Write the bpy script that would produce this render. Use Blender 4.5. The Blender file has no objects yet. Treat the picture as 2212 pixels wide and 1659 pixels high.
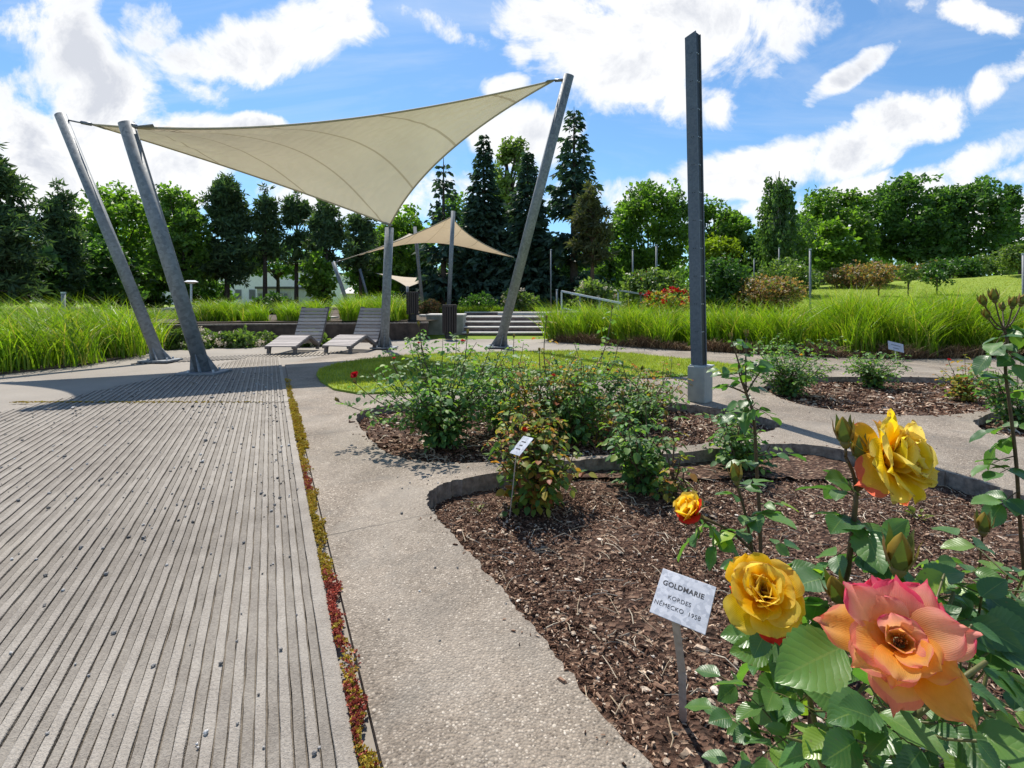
import bpy, math, random
import numpy as np
from mathutils import Vector, Matrix, geometry

random.seed(5)
R = np.random.default_rng(11)
scene = bpy.context.scene
COL = scene.collection
PI = math.pi
rad = math.radians

# ------------------------------------------------------------------ survey
# the photograph was measured in a 2212 x 1659 frame: eye height, focal length, horizon row
H, F, CX, HY = 0.9, 1080.0, 1106.0, 648.0
SUN_EL, SUN_AZ = rad(57), rad(-19)            # azimuth measured from +Y towards +X
def G(x, y, z=0.0):
    Y = F * (H - z) / (y - HY)
    return Vector(((x - CX) / F * Y, Y, z))
def P(x, y, Y):
    return Vector(((x - CX) / F * Y, Y, H - (y - HY) / F * Y))
def on_ground(x, y, Y, far=34.0):
    """the distance at which the rising ground passes through this picture row"""
    if x < 1480: return Y
    q = 10.6
    while q < far:
        p = P(x, y, q)
        if p.z <= terr(p.x, q): return q
        q += .1
    return Y
def sm(a, b, x):
    t = min(1.0, max(0.0, (x - a) / (b - a)))
    return t * t * (3 - 2 * t)
def terr(X, Y):
    """height of the open ground"""
    right = max(0.0, Y - 10.2) * min(0.15, max(0.012, 0.035 + 0.004 * X))
    if Y > 26: right += (26 - Y) * min(0.15, max(0.012, 0.035 + 0.004 * X)) * 0.92
    left = 0.42 * sm(10.5, 14.0, Y)
    k = sm(0.5, 5.0, X)
    return -0.14 + (left * (1 - k) + (right + 0.1 * sm(8.0, 10.5, Y)) * k)

# ------------------------------------------------------------------ mesh building
class MB:
    def __init__(s):
        s.v = []; s.n = 0; s.q = []; s.t = []; s.uq = []; s.ut = []; s.mq = []; s.mt = []
    def add(s, V, Q=None, T=None, uq=None, ut=None, m=0):
        V = np.asarray(V, float).reshape(-1, 3)
        if Q is not None and len(Q):
            Q = np.asarray(Q, int).reshape(-1, 4)
            s.q.append(Q + s.n); s.uq.append(np.zeros((len(Q), 4, 2)) if uq is None else np.asarray(uq, float))
            s.mq.append(np.full(len(Q), m))
        if T is not None and len(T):
            T = np.asarray(T, int).reshape(-1, 3)
            s.t.append(T + s.n); s.ut.append(np.zeros((len(T), 3, 2)) if ut is None else np.asarray(ut, float))
            s.mt.append(np.full(len(T), m))
        s.v.append(V); s.n += len(V)
    def box(s, c, size, rot=None, m=0):
        h = np.array(size) / 2
        V = np.array([[x, y, z] for z in (-1, 1) for y in (-1, 1) for x in (-1, 1)]) * h
        if rot is not None: V = V @ np.array(rot).T
        s.add(V + np.array(c), [(0, 2, 3, 1), (4, 5, 7, 6), (0, 1, 5, 4), (2, 6, 7, 3), (0, 4, 6, 2), (1, 3, 7, 5)], m=m)
    def bar(s, a, b, w, d, up=(0, 0, 1), m=0):
        a = Vector(a); b = Vector(b); z = (b - a); L = z.length; z.normalize()
        x = z.cross(Vector(up))
        if x.length < 1e-4: x = z.cross(Vector((0, 1, 0)))
        x.normalize(); y = z.cross(x)
        s.box((a + b) / 2, (w, d, L), np.array([x, y, z]).T, m)
    def tube(s, pts, rads, n=8, cap=True, m=0):
        pts = [Vector(p) for p in pts]
        if not hasattr(rads, '__len__'): rads = [rads] * len(pts)
        V = []; prev = None
        for i, p in enumerate(pts):
            d = (pts[min(i + 1, len(pts) - 1)] - pts[max(i - 1, 0)]).normalized()
            if prev is None:
                x = d.cross(Vector((0.13, 0.97, 0.2)))
                if x.length < 0.1: x = d.cross(Vector((1, 0, 0)))
            else: x = prev - d * prev.dot(d)
            x.normalize(); prev = x; y = d.cross(x)
            for k in range(n):
                a = 2 * PI * k / n
                V.append(p + (x * math.cos(a) + y * math.sin(a)) * rads[i])
        Q = [(i * n + k, i * n + (k + 1) % n, (i + 1) * n + (k + 1) % n, (i + 1) * n + k) for i in range(len(pts) - 1) for k in range(n)]
        T = []
        if cap:
            for i, flip in ((0, 1), (len(pts) - 1, 0)):
                V.append(pts[i]); c = len(V) - 1
                for k in range(n):
                    t = (c, i * n + k, i * n + (k + 1) % n)
                    T.append(t[::-1] if flip else t)
        s.add(V, Q, T, m=m)
    def inst(s, tpl, Ps, X, Y, Z, S, m=0):
        """copies of a small template placed on frames"""
        TV, TQ, TU = tpl
        Ps = np.asarray(Ps); n = len(Ps); k = len(TV)
        if n == 0: return
        S = np.asarray(S, float)
        if S.ndim == 1: S = np.stack([S, S, S], 1)
        V = (Ps[:, None, :] + (TV[None, :, 0:1] * S[:, None, 0:1]) * X[:, None, :] + (TV[None, :, 1:2] * S[:, None, 1:2]) * Y[:, None, :]
             + (TV[None, :, 2:3] * S[:, None, 2:3]) * Z[:, None, :]).reshape(-1, 3)
        Q = (TQ[None] + (np.arange(n) * k)[:, None, None]).reshape(-1, TQ.shape[1])
        U = np.tile(TU[None], (n, 1, 1, 1)).reshape(-1, TQ.shape[1], 2)
        if TQ.shape[1] == 4: s.add(V, Q, uq=U, m=m)
        else: s.add(V, None, Q, ut=U, m=m)
    def build(s, name, mats, parent=None, smooth=False):
        me = bpy.data.meshes.new(name)
        V = np.concatenate(s.v) if s.v else np.zeros((0, 3))
        off = Vector((0, 0, 0)); p = parent
        while p is not None: off += p.location; p = p.parent
        V = V - np.array(off)
        Q = np.concatenate(s.q) if s.q else np.zeros((0, 4), int)
        T = np.concatenate(s.t) if s.t else np.zeros((0, 3), int)
        nq, nt = len(Q), len(T)
        me.vertices.add(len(V)); me.vertices.foreach_set('co', V.astype(np.float32).ravel())
        me.loops.add(nq * 4 + nt * 3)
        me.loops.foreach_set('vertex_index', np.concatenate([Q.ravel(), T.ravel()]).astype(np.int32))
        me.polygons.add(nq + nt)
        me.polygons.foreach_set('loop_start', np.concatenate([np.arange(nq) * 4, nq * 4 + np.arange(nt) * 3]).astype(np.int32))
        mi = np.concatenate(s.mq + s.mt) if (nq + nt) else np.zeros(0)
        me.polygons.foreach_set('material_index', mi.astype(np.int32))
        uv = me.uv_layers.new(name='UVMap')
        U = np.concatenate([np.concatenate(s.uq).ravel() if s.uq else np.zeros(0), np.concatenate(s.ut).ravel() if s.ut else np.zeros(0)])
        uv.data.foreach_set('uv', U.astype(np.float32))
        me.polygons.foreach_set('use_smooth', np.full(nq + nt, bool(smooth)))
        me.update(calc_edges=True)
        for m in (mats if isinstance(mats, (list, tuple)) else [mats]): me.materials.append(m)
        o = bpy.data.objects.new(name, me); COL.objects.link(o)
        if parent is not None: o.parent = parent
        return o

def tag(o, label=None, cat=None, group=None, kind=None):
    if label: o['label'] = label
    if cat: o['category'] = cat
    if group: o['group'] = group
    if kind: o['kind'] = kind
    return o
def thing(name, label, cat, loc=(0, 0, 0), group=None):
    o = bpy.data.objects.new(name, None); o.empty_display_size = 0.1
    COL.objects.link(o); o.location = loc
    return tag(o, label, cat, group)

def norm(a): return a / np.maximum(np.linalg.norm(a, axis=-1, keepdims=True), 1e-9)
def frames(D, N):
    """D: long axis, N: normal hint -> X, Y(=D), Z"""
    Y = norm(D); X = norm(np.cross(Y, N)); Z = np.cross(X, Y)
    return X, Y, Z
def rdir(n, r=R):
    return norm(r.normal(size=(n, 3)))

# leaf templates
def leaf_tpl(rows, cols=3, w=0.34, fold=0.25, curl=0.18, serr=0.0):
    V = []; U = []
    for i in range(rows + 1):
        t = i / rows
        hw = w * (math.sin(PI * t ** 0.82) ** 0.85 if 0 < t < 1 else 0.0) + (0.004 if 0 < t < 1 else 0.0)
        if serr and i % 2: hw *= 1 + serr
        for j in range(cols):
            u = -1 + 2 * j / (cols - 1)
            V.append((u * hw, t, fold * abs(u) * hw - curl * t * t + 0.03 * math.sin(9 * t) * abs(u) * hw / w)); U.append((0.5 + u / 2, t))
    Q = [(i * cols + j, i * cols + j + 1, (i + 1) * cols + j + 1, (i + 1) * cols + j) for i in range(rows) for j in range(cols - 1)]
    V = np.array(V); U = np.array(U); Q = np.array(Q)
    return V, Q, U[Q]
LEAF_HI = leaf_tpl(20, 5, 0.36, 0.22, 0.2, 0.09)
LEAF_MID = leaf_tpl(5, 3, 0.36, 0.28, 0.2)
LEAF_LO = leaf_tpl(3, 3, 0.36, 0.3, 0.2)
CARD = (np.array([[0, 0, 0], [0.38, 0.5, 0.1], [0, 1, -0.12], [-0.38, 0.5, 0.1]]), np.array([[0, 1, 2, 3]]), np.array([[[0.5, 0], [1, 0.5], [0.5, 1], [0, 0.5]]]))
NEEDLE = (np.array([[0, 0, 0], [0.16, 0.45, 0.05], [0, 1, -0.08], [-0.16, 0.45, 0.05]]), np.array([[0, 1, 2, 3]]), np.array([[[0.5, 0], [1, 0.5], [0.5, 1], [0, 0.5]]]))
CHIP = (np.array([[x, y, z] for z in (-.5, .5) for y in (-.5, .5) for x in (-.5, .5)]) * np.array([1, 1, 1.0]),
        np.array([(0, 2, 3, 1), (4, 5, 7, 6), (0, 1, 5, 4), (2, 6, 7, 3), (0, 4, 6, 2), (1, 3, 7, 5)]), np.zeros((6, 4, 2)))
CHIP[0][4:, :2] *= 0.6; CHIP[0][[0, 3], :] *= 0.75; CHIP[0][6, 0] *= 1.4
def pebble_tpl(seed):
    r = np.random.default_rng(seed); V = []; n = 7
    for i in range(1, 4):
        a = PI * i / 4
        for k in range(n):
            b = 2 * PI * k / n
            V.append(np.array([math.sin(a) * math.cos(b), math.sin(a) * math.sin(b), math.cos(a)]) * (0.5 * r.uniform(0.66, 1.22)))
    V += [np.array([0, 0, .48]), np.array([0, 0, -.48])]
    Q = [(i * n + k, (i + 1) * n + k, (i + 1) * n + (k + 1) % n, i * n + (k + 1) % n) for i in range(2) for k in range(n)]
    Q += [(21, k, (k + 1) % n, (k + 1) % n) for k in range(0)]
    T = [(21, k, (k + 1) % n) for k in range(n)] + [(22, 14 + (k + 1) % n, 14 + k) for k in range(n)]
    return np.array(V), np.array(Q), np.array(T)
PEB = [pebble_tpl(i) for i in range(5)]
def pebbles(mb, Ps, S, r=R, m=0):
    idx = r.integers(0, 5, len(Ps))
    for k in range(5):
        sel = idx == k
        if not sel.any(): continue
        n = sel.sum(); a = r.uniform(0, 2 * PI, n); z = np.zeros(n)
        X = np.stack([np.cos(a), np.sin(a), z], 1); Y = np.stack([-np.sin(a), np.cos(a), z], 1); Z = np.tile([0, 0, 1.0], (n, 1))
        V, Q, T = PEB[k]; s = S[sel]
        W = (Ps[sel][:, None] + V[None, :, 0:1] * s[:, None, 0:1] * X[:, None] + V[None, :, 1:2] * s[:, None, 1:2] * Y[:, None] + V[None, :, 2:3] * s[:, None, 2:3] * Z[:, None]).reshape(-1, 3)
        o = (np.arange(n) * len(V))[:, None, None]
        mb.add(W, (Q[None] + o).reshape(-1, 4), (T[None] + o).reshape(-1, 3), m=m)

# ------------------------------------------------------------------ materials
class NT:
    def __init__(s, name):
        s.mat = bpy.data.materials.new(name); s.mat.use_nodes = True
        s.t = s.mat.node_tree; s.t.nodes.clear()
        s.out = s.n('ShaderNodeOutputMaterial')
    def n(s, typ, **kw):
        o = s.t.nodes.new(typ)
        for k, v in kw.items(): setattr(o, k, v)
        return o
    def l(s, a, b): s.t.links.new(a, b)
    def set(s, sock, v):
        if hasattr(v, 'is_output') or isinstance(v, bpy.types.NodeSocket): s.l(v, sock)
        else: sock.default_value = v
    def math(s, op, a, b=0.0, c=None, clamp=False):
        o = s.n('ShaderNodeMath', operation=op, use_clamp=clamp)
        s.set(o.inputs[0], a); s.set(o.inputs[1], b)
        if c is not None: s.set(o.inputs[2], c)
        return o.outputs[0]
    def mix(s, f, a, b, bt='MIX'):
        o = s.n('ShaderNodeMix', data_type='RGBA', blend_type=bt)
        s.set(o.inputs[0], f)
        for k, v in ((6, a), (7, b)): s.set(o.inputs[k], v if isinstance(v, bpy.types.NodeSocket) else (*v, 1) if len(v) == 3 else v)
        return o.outputs[2]
    def ramp(s, f, stops, interp='LINEAR'):
        o = s.n('ShaderNodeValToRGB'); o.color_ramp.interpolation = interp
        e = o.color_ramp.elements
        while len(e) < len(stops): e.new(0.5)
        for el, (p, c) in zip(e, stops):
            el.position = p; el.color = (*c, 1) if not isinstance(c, (int, float)) else (c, c, c, 1)
        s.set(o.inputs[0], f)
        return o.outputs[0]
    def coord(s, which='Object'): return s.n('ShaderNodeTexCoord').outputs[which]
    def noise(s, vec, scale, detail=4, rough=0.55, dist=0.0):
        o = s.n('ShaderNodeTexNoise'); s.l(vec, o.inputs['Vector'])
        o.inputs['Scale'].default_value = scale; o.inputs['Detail'].default_value = detail; o.inputs['Roughness'].default_value = rough
        o.inputs['Distortion'].default_value = dist
        return o.outputs[0]
    def voro(s, vec, scale, feature='F1', out=0, rnd=1.0):
        o = s.n('ShaderNodeTexVoronoi', feature=feature); s.l(vec, o.inputs['Vector']); o.inputs['Scale'].default_value = scale
        o.inputs['Randomness'].default_value = rnd
        return o.outputs[out]
    def bump(s, h, strength=0.3, dist=0.01, nrm=None):
        o = s.n('ShaderNodeBump'); o.inputs['Strength'].default_value = strength; o.inputs['Distance'].default_value = dist
        s.l(h, o.inputs['Height'])
        if nrm is not None: s.l(nrm, o.inputs['Normal'])
        return o.outputs[0]
    def bsdf(s, col, rough=0.6, metal=0.0, spec=0.5, nrm=None, coat=0.0):
        o = s.n('ShaderNodeBsdfPrincipled')
        s.set(o.inputs['Base Color'], col if isinstance(col, bpy.types.NodeSocket) else (*col, 1))
        s.set(o.inputs['Roughness'], rough); s.set(o.inputs['Metallic'], metal)
        s.set(o.inputs['Specular IOR Level'], spec)
        if coat: o.inputs['Coat Weight'].default_value = coat; o.inputs['Coat Roughness'].default_value = 0.2
        if nrm is not None: s.l(nrm, o.inputs['Normal'])
        return o.outputs[0]
    def done(s, sh):
        s.l(sh, s.out.inputs[0]); return s.mat
    def trans_mix(s, sh, col, f, nrm=None):
        t = s.n('ShaderNodeBsdfTranslucent'); s.set(t.inputs[0], col if isinstance(col, bpy.types.NodeSocket) else (*col, 1))
        if nrm is not None: s.l(nrm, t.inputs['Normal'])
        m = s.n('ShaderNodeMixShader'); s.set(m.inputs[0], f); s.l(sh, m.inputs[1]); s.l(t.outputs[0], m.inputs[2])
        return m.outputs[0]

def leaf_mat(name, cols, trans=0.3, rough=0.45, spec=0.4, veins=False, tcol=(1.25, 1.45, 0.55), var=0.45, vscale=0.7):
    k = NT(name)
    isl = k.n('ShaderNodeNewGeometry').outputs['Random Per Island']
    c = k.ramp(isl, [(i / max(1, len(cols) - 1), x) for i, x in enumerate(cols)])
    nz = k.noise(k.coord(), vscale, 3)
    c = k.mix(1.0, c, k.ramp(nz, [(0.3, 1 - var), (0.7, 1 + var)]), 'MULTIPLY')
    nrm = None
    if veins:
        uv = k.n('ShaderNodeSeparateXYZ'); k.l(k.coord('UV'), uv.inputs[0])
        au = k.math('ABSOLUTE', k.math('SUBTRACT', uv.outputs[0], 0.5))
        w = k.math('SINE', k.math('MULTIPLY', k.math('SUBTRACT', uv.outputs[1], k.math('MULTIPLY', au, 0.55)), 30.0))
        w2 = k.math('POWER', k.math('ABSOLUTE', w), 0.5)
        rib = k.math('LESS_THAN', au, 0.018)
        c = k.mix(k.math('MULTIPLY', rib, 0.55), c, (0.22, 0.32, 0.08))
        c = k.mix(k.math('MULTIPLY', k.math('SUBTRACT', 1.0, w2), 0.16), c, (0.14, 0.22, 0.07))
        hgt = k.math('ADD', k.math('MULTIPLY', w2, 0.6), k.math('MULTIPLY', k.noise(k.coord(), 160, 3), 0.55))
        nrm = k.bump(hgt, 0.2, 0.0018)
    if veins:
        rough = k.ramp(k.noise(k.coord(), 9, 3), [(0.3, rough), (0.7, rough + .28)])
        spot = k.math('LESS_THAN', k.voro(k.coord(), 70, 'F1', 0), 0.09)
        c = k.mix(k.math('MULTIPLY', spot, 0.5), c, (0.16, 0.13, 0.05))
    sh = k.bsdf(c, rough, 0, spec, nrm)
    tc = k.mix(1.0, c, tcol, 'MULTIPLY')
    return k.done(k.trans_mix(sh, tc, trans))

def metal_mat(name, a, b, rough=0.5, metal=0.6, scale=25):
    k = NT(name); co = k.coord()
    v = k.voro(co, scale, 'F1', 1)
    bw = k.n('ShaderNodeRGBToBW'); k.l(v, bw.inputs[0])
    f = k.math('ADD', k.math('MULTIPLY', bw.outputs[0], 0.5), k.math('MULTIPLY', k.noise(co, 3.0, 6), 0.6))
    c = k.ramp(f, [(0.25, a), (0.85, b)])
    return k.done(k.bsdf(c, k.ramp(f, [(0.2, rough - .1), (0.9, rough + .15)]), metal, 0.5, k.bump(k.noise(co, 60, 4), 0.15, 0.002)))

def plain_mat(name, a, b, rough=0.7, scale=20, bump=0.2, spec=0.4, metal=0.0):
    k = NT(name); co = k.coord()
    nz = k.noise(co, scale, 6)
    return k.done(k.bsdf(k.ramp(nz, [(0.3, a), (0.7, b)]), rough, metal, spec, k.bump(nz, bump, 0.01)))

def wood_mat(name, a, b):
    k = NT(name); co = k.coord()
    mp = k.n('ShaderNodeMapping'); k.l(co, mp.inputs[0]); mp.inputs['Scale'].default_value = (3, 40, 40)
    nz = k.noise(mp.outputs[0], 2.5, 6, 0.6)
    isl = k.n('ShaderNodeNewGeometry').outputs['Random Per Island']
    c = k.ramp(nz, [(0.3, a), (0.7, b)])
    c = k.mix(1.0, c, k.ramp(isl, [(0, 0.75), (1, 1.15)]), 'MULTIPLY')
    return k.done(k.bsdf(c, 0.75, 0, 0.3, k.bump(nz, 0.3, 0.004)))

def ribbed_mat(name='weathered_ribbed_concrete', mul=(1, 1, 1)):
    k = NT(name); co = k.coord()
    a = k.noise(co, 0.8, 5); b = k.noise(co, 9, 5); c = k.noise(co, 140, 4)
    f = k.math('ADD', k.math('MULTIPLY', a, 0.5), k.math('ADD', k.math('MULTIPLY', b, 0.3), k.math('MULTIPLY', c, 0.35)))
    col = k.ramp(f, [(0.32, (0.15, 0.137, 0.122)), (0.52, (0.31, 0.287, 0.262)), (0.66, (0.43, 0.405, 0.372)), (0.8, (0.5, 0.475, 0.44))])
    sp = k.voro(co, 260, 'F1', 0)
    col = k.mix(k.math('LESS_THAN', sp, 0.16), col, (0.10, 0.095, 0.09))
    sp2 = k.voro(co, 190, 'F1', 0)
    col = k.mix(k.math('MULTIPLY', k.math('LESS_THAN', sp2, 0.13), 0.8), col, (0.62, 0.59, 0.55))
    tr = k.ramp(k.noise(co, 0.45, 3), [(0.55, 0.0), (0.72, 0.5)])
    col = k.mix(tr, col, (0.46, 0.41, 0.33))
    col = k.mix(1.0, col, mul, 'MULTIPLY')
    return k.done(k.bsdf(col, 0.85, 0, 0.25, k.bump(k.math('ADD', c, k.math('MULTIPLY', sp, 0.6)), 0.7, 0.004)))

def plaza_mat():
    k = NT('plain_concrete_slab'); co = k.coord()
    a = k.noise(co, 0.7, 6); c = k.noise(co, 60, 5)
    f = k.math('ADD', k.math('MULTIPLY', a, 0.7), k.math('MULTIPLY', c, 0.3))
    col = k.ramp(f, [(0.3, (0.20, 0.178, 0.152)), (0.55, (0.29, 0.26, 0.222)), (0.75, (0.37, 0.33, 0.285))])
    return k.done(k.bsdf(col, 0.85, 0, 0.25, k.bump(c, 0.35, 0.004)))

def aggregate_mat():
    k = NT('exposed_aggregate_concrete'); co = k.coord()
    warp = k.n('ShaderNodeVectorMath', operation='ADD'); k.l(co, warp.inputs[0])
    nzv = k.n('ShaderNodeTexNoise'); k.l(co, nzv.inputs['Vector']); nzv.inputs['Scale'].default_value = 60
    sc = k.n('ShaderNodeVectorMath', operation='SCALE'); k.l(nzv.outputs[1], sc.inputs[0]); sc.inputs['Scale'].default_value = 0.006
    k.l(sc.outputs[0], warp.inputs[1])
    v = k.n('ShaderNodeTexVoronoi'); k.l(warp.outputs[0], v.inputs['Vector']); v.inputs['Scale'].default_value = 150
    bw = k.n('ShaderNodeSeparateColor'); k.l(v.outputs[1], bw.inputs[0])
    stone = k.ramp(bw.outputs[0], [(0.0, (0.13, 0.11, 0.092)), (0.35, (0.25, 0.215, 0.185)), (0.6, (0.33, 0.29, 0.25)), (0.8, (0.43, 0.385, 0.34)), (0.94, (0.50, 0.46, 0.41)), (1.0, (0.66, 0.62, 0.57))])
    d = k.math('ADD', v.outputs[0], k.math('MULTIPLY', bw.outputs[1], 0.35))
    isst = k.ramp(d, [(0.55, 1.0), (0.72, 0.0)])
    mortar = k.ramp(k.noise(co, 30, 5), [(0.3, (0.20, 0.172, 0.145)), (0.7, (0.335, 0.295, 0.255))])
    col = k.mix(isst, mortar, stone)
    col = k.mix(1.0, col, k.ramp(k.noise(co, 1.6, 5), [(0.3, (0.58, 0.545, 0.49)), (0.7, (1.03, 0.97, 0.88))]), 'MULTIPLY')
    damp = k.ramp(k.noise(co, 3.5, 5, 0.6, 0.6), [(0.5, 0.0), (0.66, 0.62)])
    col = k.mix(damp, col, (0.17, 0.15, 0.125))
    sep = k.n('ShaderNodeSeparateXYZ'); k.l(co, sep.inputs[0])
    along = k.math('ADD', k.math('MULTIPLY', sep.outputs[0], -0.46), k.math('MULTIPLY', sep.outputs[1], 0.888))
    along = k.math('ADD', along, k.math('MULTIPLY', k.noise(co, 6, 4), 0.05))
    jn = k.math('ABSOLUTE', k.math('SUBTRACT', k.math('FRACT', k.math('DIVIDE', k.math('ADD', along, 0.28), 1.55)), 0.5))
    joint = k.math('MULTIPLY', k.math('LESS_THAN', jn, 0.0032), k.math('LESS_THAN', sep.outputs[0], 0.5))
    col = k.mix(k.math('MULTIPLY', joint, 0.75), col, (0.05, 0.042, 0.032))
    wear = k.ramp(k.noise(co, 0.9, 6, 0.65, 1.0), [(0.45, 0.0), (0.65, 0.4)])
    col = k.mix(wear, col, (0.43, 0.375, 0.31))
    pit = k.math('LESS_THAN', k.voro(co, 45, 'F1', 0), 0.10)
    col = k.mix(k.math('MULTIPLY', pit, 0.7), col, (0.06, 0.05, 0.045))
    hgt = k.math('ADD', k.math('SUBTRACT', 1.0, d), k.math('MULTIPLY', k.noise(co, 220, 3), 0.3))
    return k.done(k.bsdf(col, 0.75, 0, 0.3, k.bump(hgt, 0.75, 0.005)))

def mulch_mat():
    k = NT('dark_bark_mulch'); co = k.coord()
    v = k.n('ShaderNodeTexVoronoi'); mp = k.n('ShaderNodeMapping'); k.l(co, mp.inputs[0]); mp.inputs['Scale'].default_value = (1.0, 1.5, 1)
    k.l(mp.outputs[0], v.inputs['Vector']); v.inputs['Scale'].default_value = 55
    s = k.n('ShaderNodeSeparateColor'); k.l(v.outputs[1], s.inputs[0])
    col = k.ramp(s.outputs[0], [(0, (0.03, 0.017, 0.011)), (0.6, (0.095, 0.052, 0.035)), (0.9, (0.2, 0.125, 0.085)), (1, (0.37, 0.27, 0.19))])
    return k.done(k.bsdf(col, 0.9, 0, 0.2, k.bump(k.math('ADD', v.outputs[0], k.noise(co, 90, 4)), 1.0, 0.012)))

def island_mat(name, stops, rough=0.8, spec=0.25):
    k = NT(name)
    isl = k.n('ShaderNodeNewGeometry').outputs['Random Per Island']
    c = k.ramp(isl, stops)
    c = k.mix(1.0, c, k.ramp(k.noise(k.coord(), 120, 3), [(0.3, 0.7), (0.7, 1.2)]), 'MULTIPLY')
    return k.done(k.bsdf(c, rough, 0, spec))

def sail_mat(name='cream_sail_fabric', a=(0.72, 0.675, 0.585), t=0.16, seams=True):
    k = NT(name); uv = k.n('ShaderNodeSeparateXYZ'); k.l(k.coord('UV'), uv.inputs[0])
    d = k.math('SUBTRACT', uv.outputs[0], uv.outputs[1])
    w = k.noise(k.coord(), 1.1, 4)
    col = k.mix(k.ramp(w, [(0.35, 0.0), (0.7, 1.0)]), a, tuple(x * 0.9 for x in a))
    if seams:
        fr = k.math('FRACT', k.math('ADD', k.math('MULTIPLY', d, 3.4), 10.62))
        seam = k.math('LESS_THAN', k.math('ABSOLUTE', k.math('SUBTRACT', fr, 0.5)), 0.018)
        col = k.mix(k.math('MULTIPLY', seam, 0.6), col, (0.33, 0.27, 0.18))
    wr = k.n('ShaderNodeTexWave'); k.l(k.coord('UV'), wr.inputs[0]); wr.inputs['Scale'].default_value = 9; wr.inputs['Distortion'].default_value = 9; wr.inputs['Detail'].default_value = 3; wr.inputs['Detail Scale'].default_value = 0.7
    col = k.mix(k.ramp(k.noise(k.coord(), 0.6, 6, 0.65, 0.8), [(0.5, 0.0), (0.75, 0.22)]), col, (0.42, 0.37, 0.28))
    nrm = k.bump(wr.outputs[1], 0.2, 0.06)
    sh = k.bsdf(col, 0.8, 0, 0.2, nrm)
    return k.done(k.trans_mix(sh, k.mix(1.0, col, (1.0, 0.93, 0.8), 'MULTIPLY'), t, nrm))

def petal_mat(name, stops, trans=0.5, rough=0.5, noise_amp=0.35):
    k = NT(name); uv = k.n('ShaderNodeSeparateXYZ'); k.l(k.coord('UV'), uv.inputs[0])
    isl = k.n('ShaderNodeNewGeometry').outputs['Random Per Island']
    au = k.math('ABSOLUTE', k.math('SUBTRACT', uv.outputs[0], 0.5))
    e = k.math('ADD', uv.outputs[1], k.math('MULTIPLY', k.math('MULTIPLY', au, au), 0.9))
    f = k.math('ADD', e, k.math('MULTIPLY', k.math('SUBTRACT', k.noise(k.coord(), 45, 4), 0.5), noise_amp))
    f = k.math('ADD', f, k.math('MULTIPLY', k.math('SUBTRACT', isl, 0.5), 0.35))
    col = k.ramp(f, stops)
    st = k.n('ShaderNodeTexWave', bands_direction='X'); k.l(k.coord('UV'), st.inputs[0]); st.inputs['Scale'].default_value = 9; st.inputs['Distortion'].default_value = 3
    st.inputs['Detail'].default_value = 3
    nrm = k.bump(k.math('ADD', st.outputs[1], k.math('MULTIPLY', k.noise(k.coord(), 120, 4), 1.5)), 0.18, 0.002)
    col = k.mix(1.0, col, k.ramp(k.noise(k.coord(), 70, 5, 0.65), [(0.3, (0.90, 0.84, 0.8)), (0.65, (1.0, 1.0, 1.0))]), 'MULTIPLY')
    brown = k.math('MULTIPLY', k.math('GREATER_THAN', k.math('ADD', uv.outputs[1], k.math('MULTIPLY', k.noise(k.coord(), 160, 3), 0.25)), 1.12), 0.55)
    col = k.mix(brown, col, (0.5, 0.2, 0.07))
    sh = k.bsdf(col, rough, 0, 0.12, nrm)
    return k.done(k.trans_mix(sh, col, trans, nrm))

M = {}
M['galv'] = metal_mat('galvanised_steel', (0.12, 0.135, 0.15), (0.27, 0.29, 0.31), 0.6, 0.2, 30)
M['galv_light'] = metal_mat('pale_galvanised_steel', (0.42, 0.45, 0.48), (0.62, 0.65, 0.68), 0.45, 0.5, 30)
M['grey_steel'] = metal_mat('blue_grey_painted_steel', (0.085, 0.10, 0.13), (0.16, 0.18, 0.22), 0.55, 0.3, 60)
M['dark_steel'] = plain_mat('dark_steel_web', (0.012, 0.013, 0.016), (0.03, 0.032, 0.036), 0.5, 30, 0.1)
M['cable'] = plain_mat('steel_cable', (0.12, 0.13, 0.15), (0.2, 0.21, 0.23), 0.45, 80, 0.2, 0.5, 0.5)
M['sail'] = sail_mat()
M['sail2'] = sail_mat('tan_sail_fabric', (0.75, 0.64, 0.5), 0.3, True)
M['hem'] = plain_mat('sail_hem', (0.36, 0.31, 0.23), (0.45, 0.39, 0.3), 0.8, 60, 0.2)
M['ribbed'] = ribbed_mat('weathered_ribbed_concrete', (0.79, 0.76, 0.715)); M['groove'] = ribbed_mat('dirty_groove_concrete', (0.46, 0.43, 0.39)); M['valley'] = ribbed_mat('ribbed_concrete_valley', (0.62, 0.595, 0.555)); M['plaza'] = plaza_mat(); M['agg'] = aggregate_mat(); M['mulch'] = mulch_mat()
M['chip'] = island_mat('bark_chips', [(0, (0.024, 0.012, 0.008)), (0.35, (0.085, 0.043, 0.028)), (0.62, (0.18, 0.10, 0.066)), (0.8, (0.33, 0.205, 0.138)), (0.93, (0.54, 0.395, 0.28)), (1, (0.68, 0.55, 0.43))], 0.85, 0.08)
M['pebble'] = island_mat('pale_pebbles', [(0, (0.20, 0.145, 0.10)), (0.4, (0.36, 0.28, 0.205)), (0.8, (0.5, 0.42, 0.33)), (1, (0.66, 0.60, 0.52))], 0.6, 0.4)
M['grit'] = island_mat('grey_gravel', [(0, (0.10, 0.095, 0.09)), (0.4, (0.2, 0.19, 0.18)), (0.8, (0.36, 0.34, 0.32)), (1, (0.62, 0.6, 0.57))], 0.7, 0.3)
M['twig'] = island_mat('straw_twigs', [(0, (0.35, 0.26, 0.16)), (1, (0.62, 0.54, 0.42))])
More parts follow.
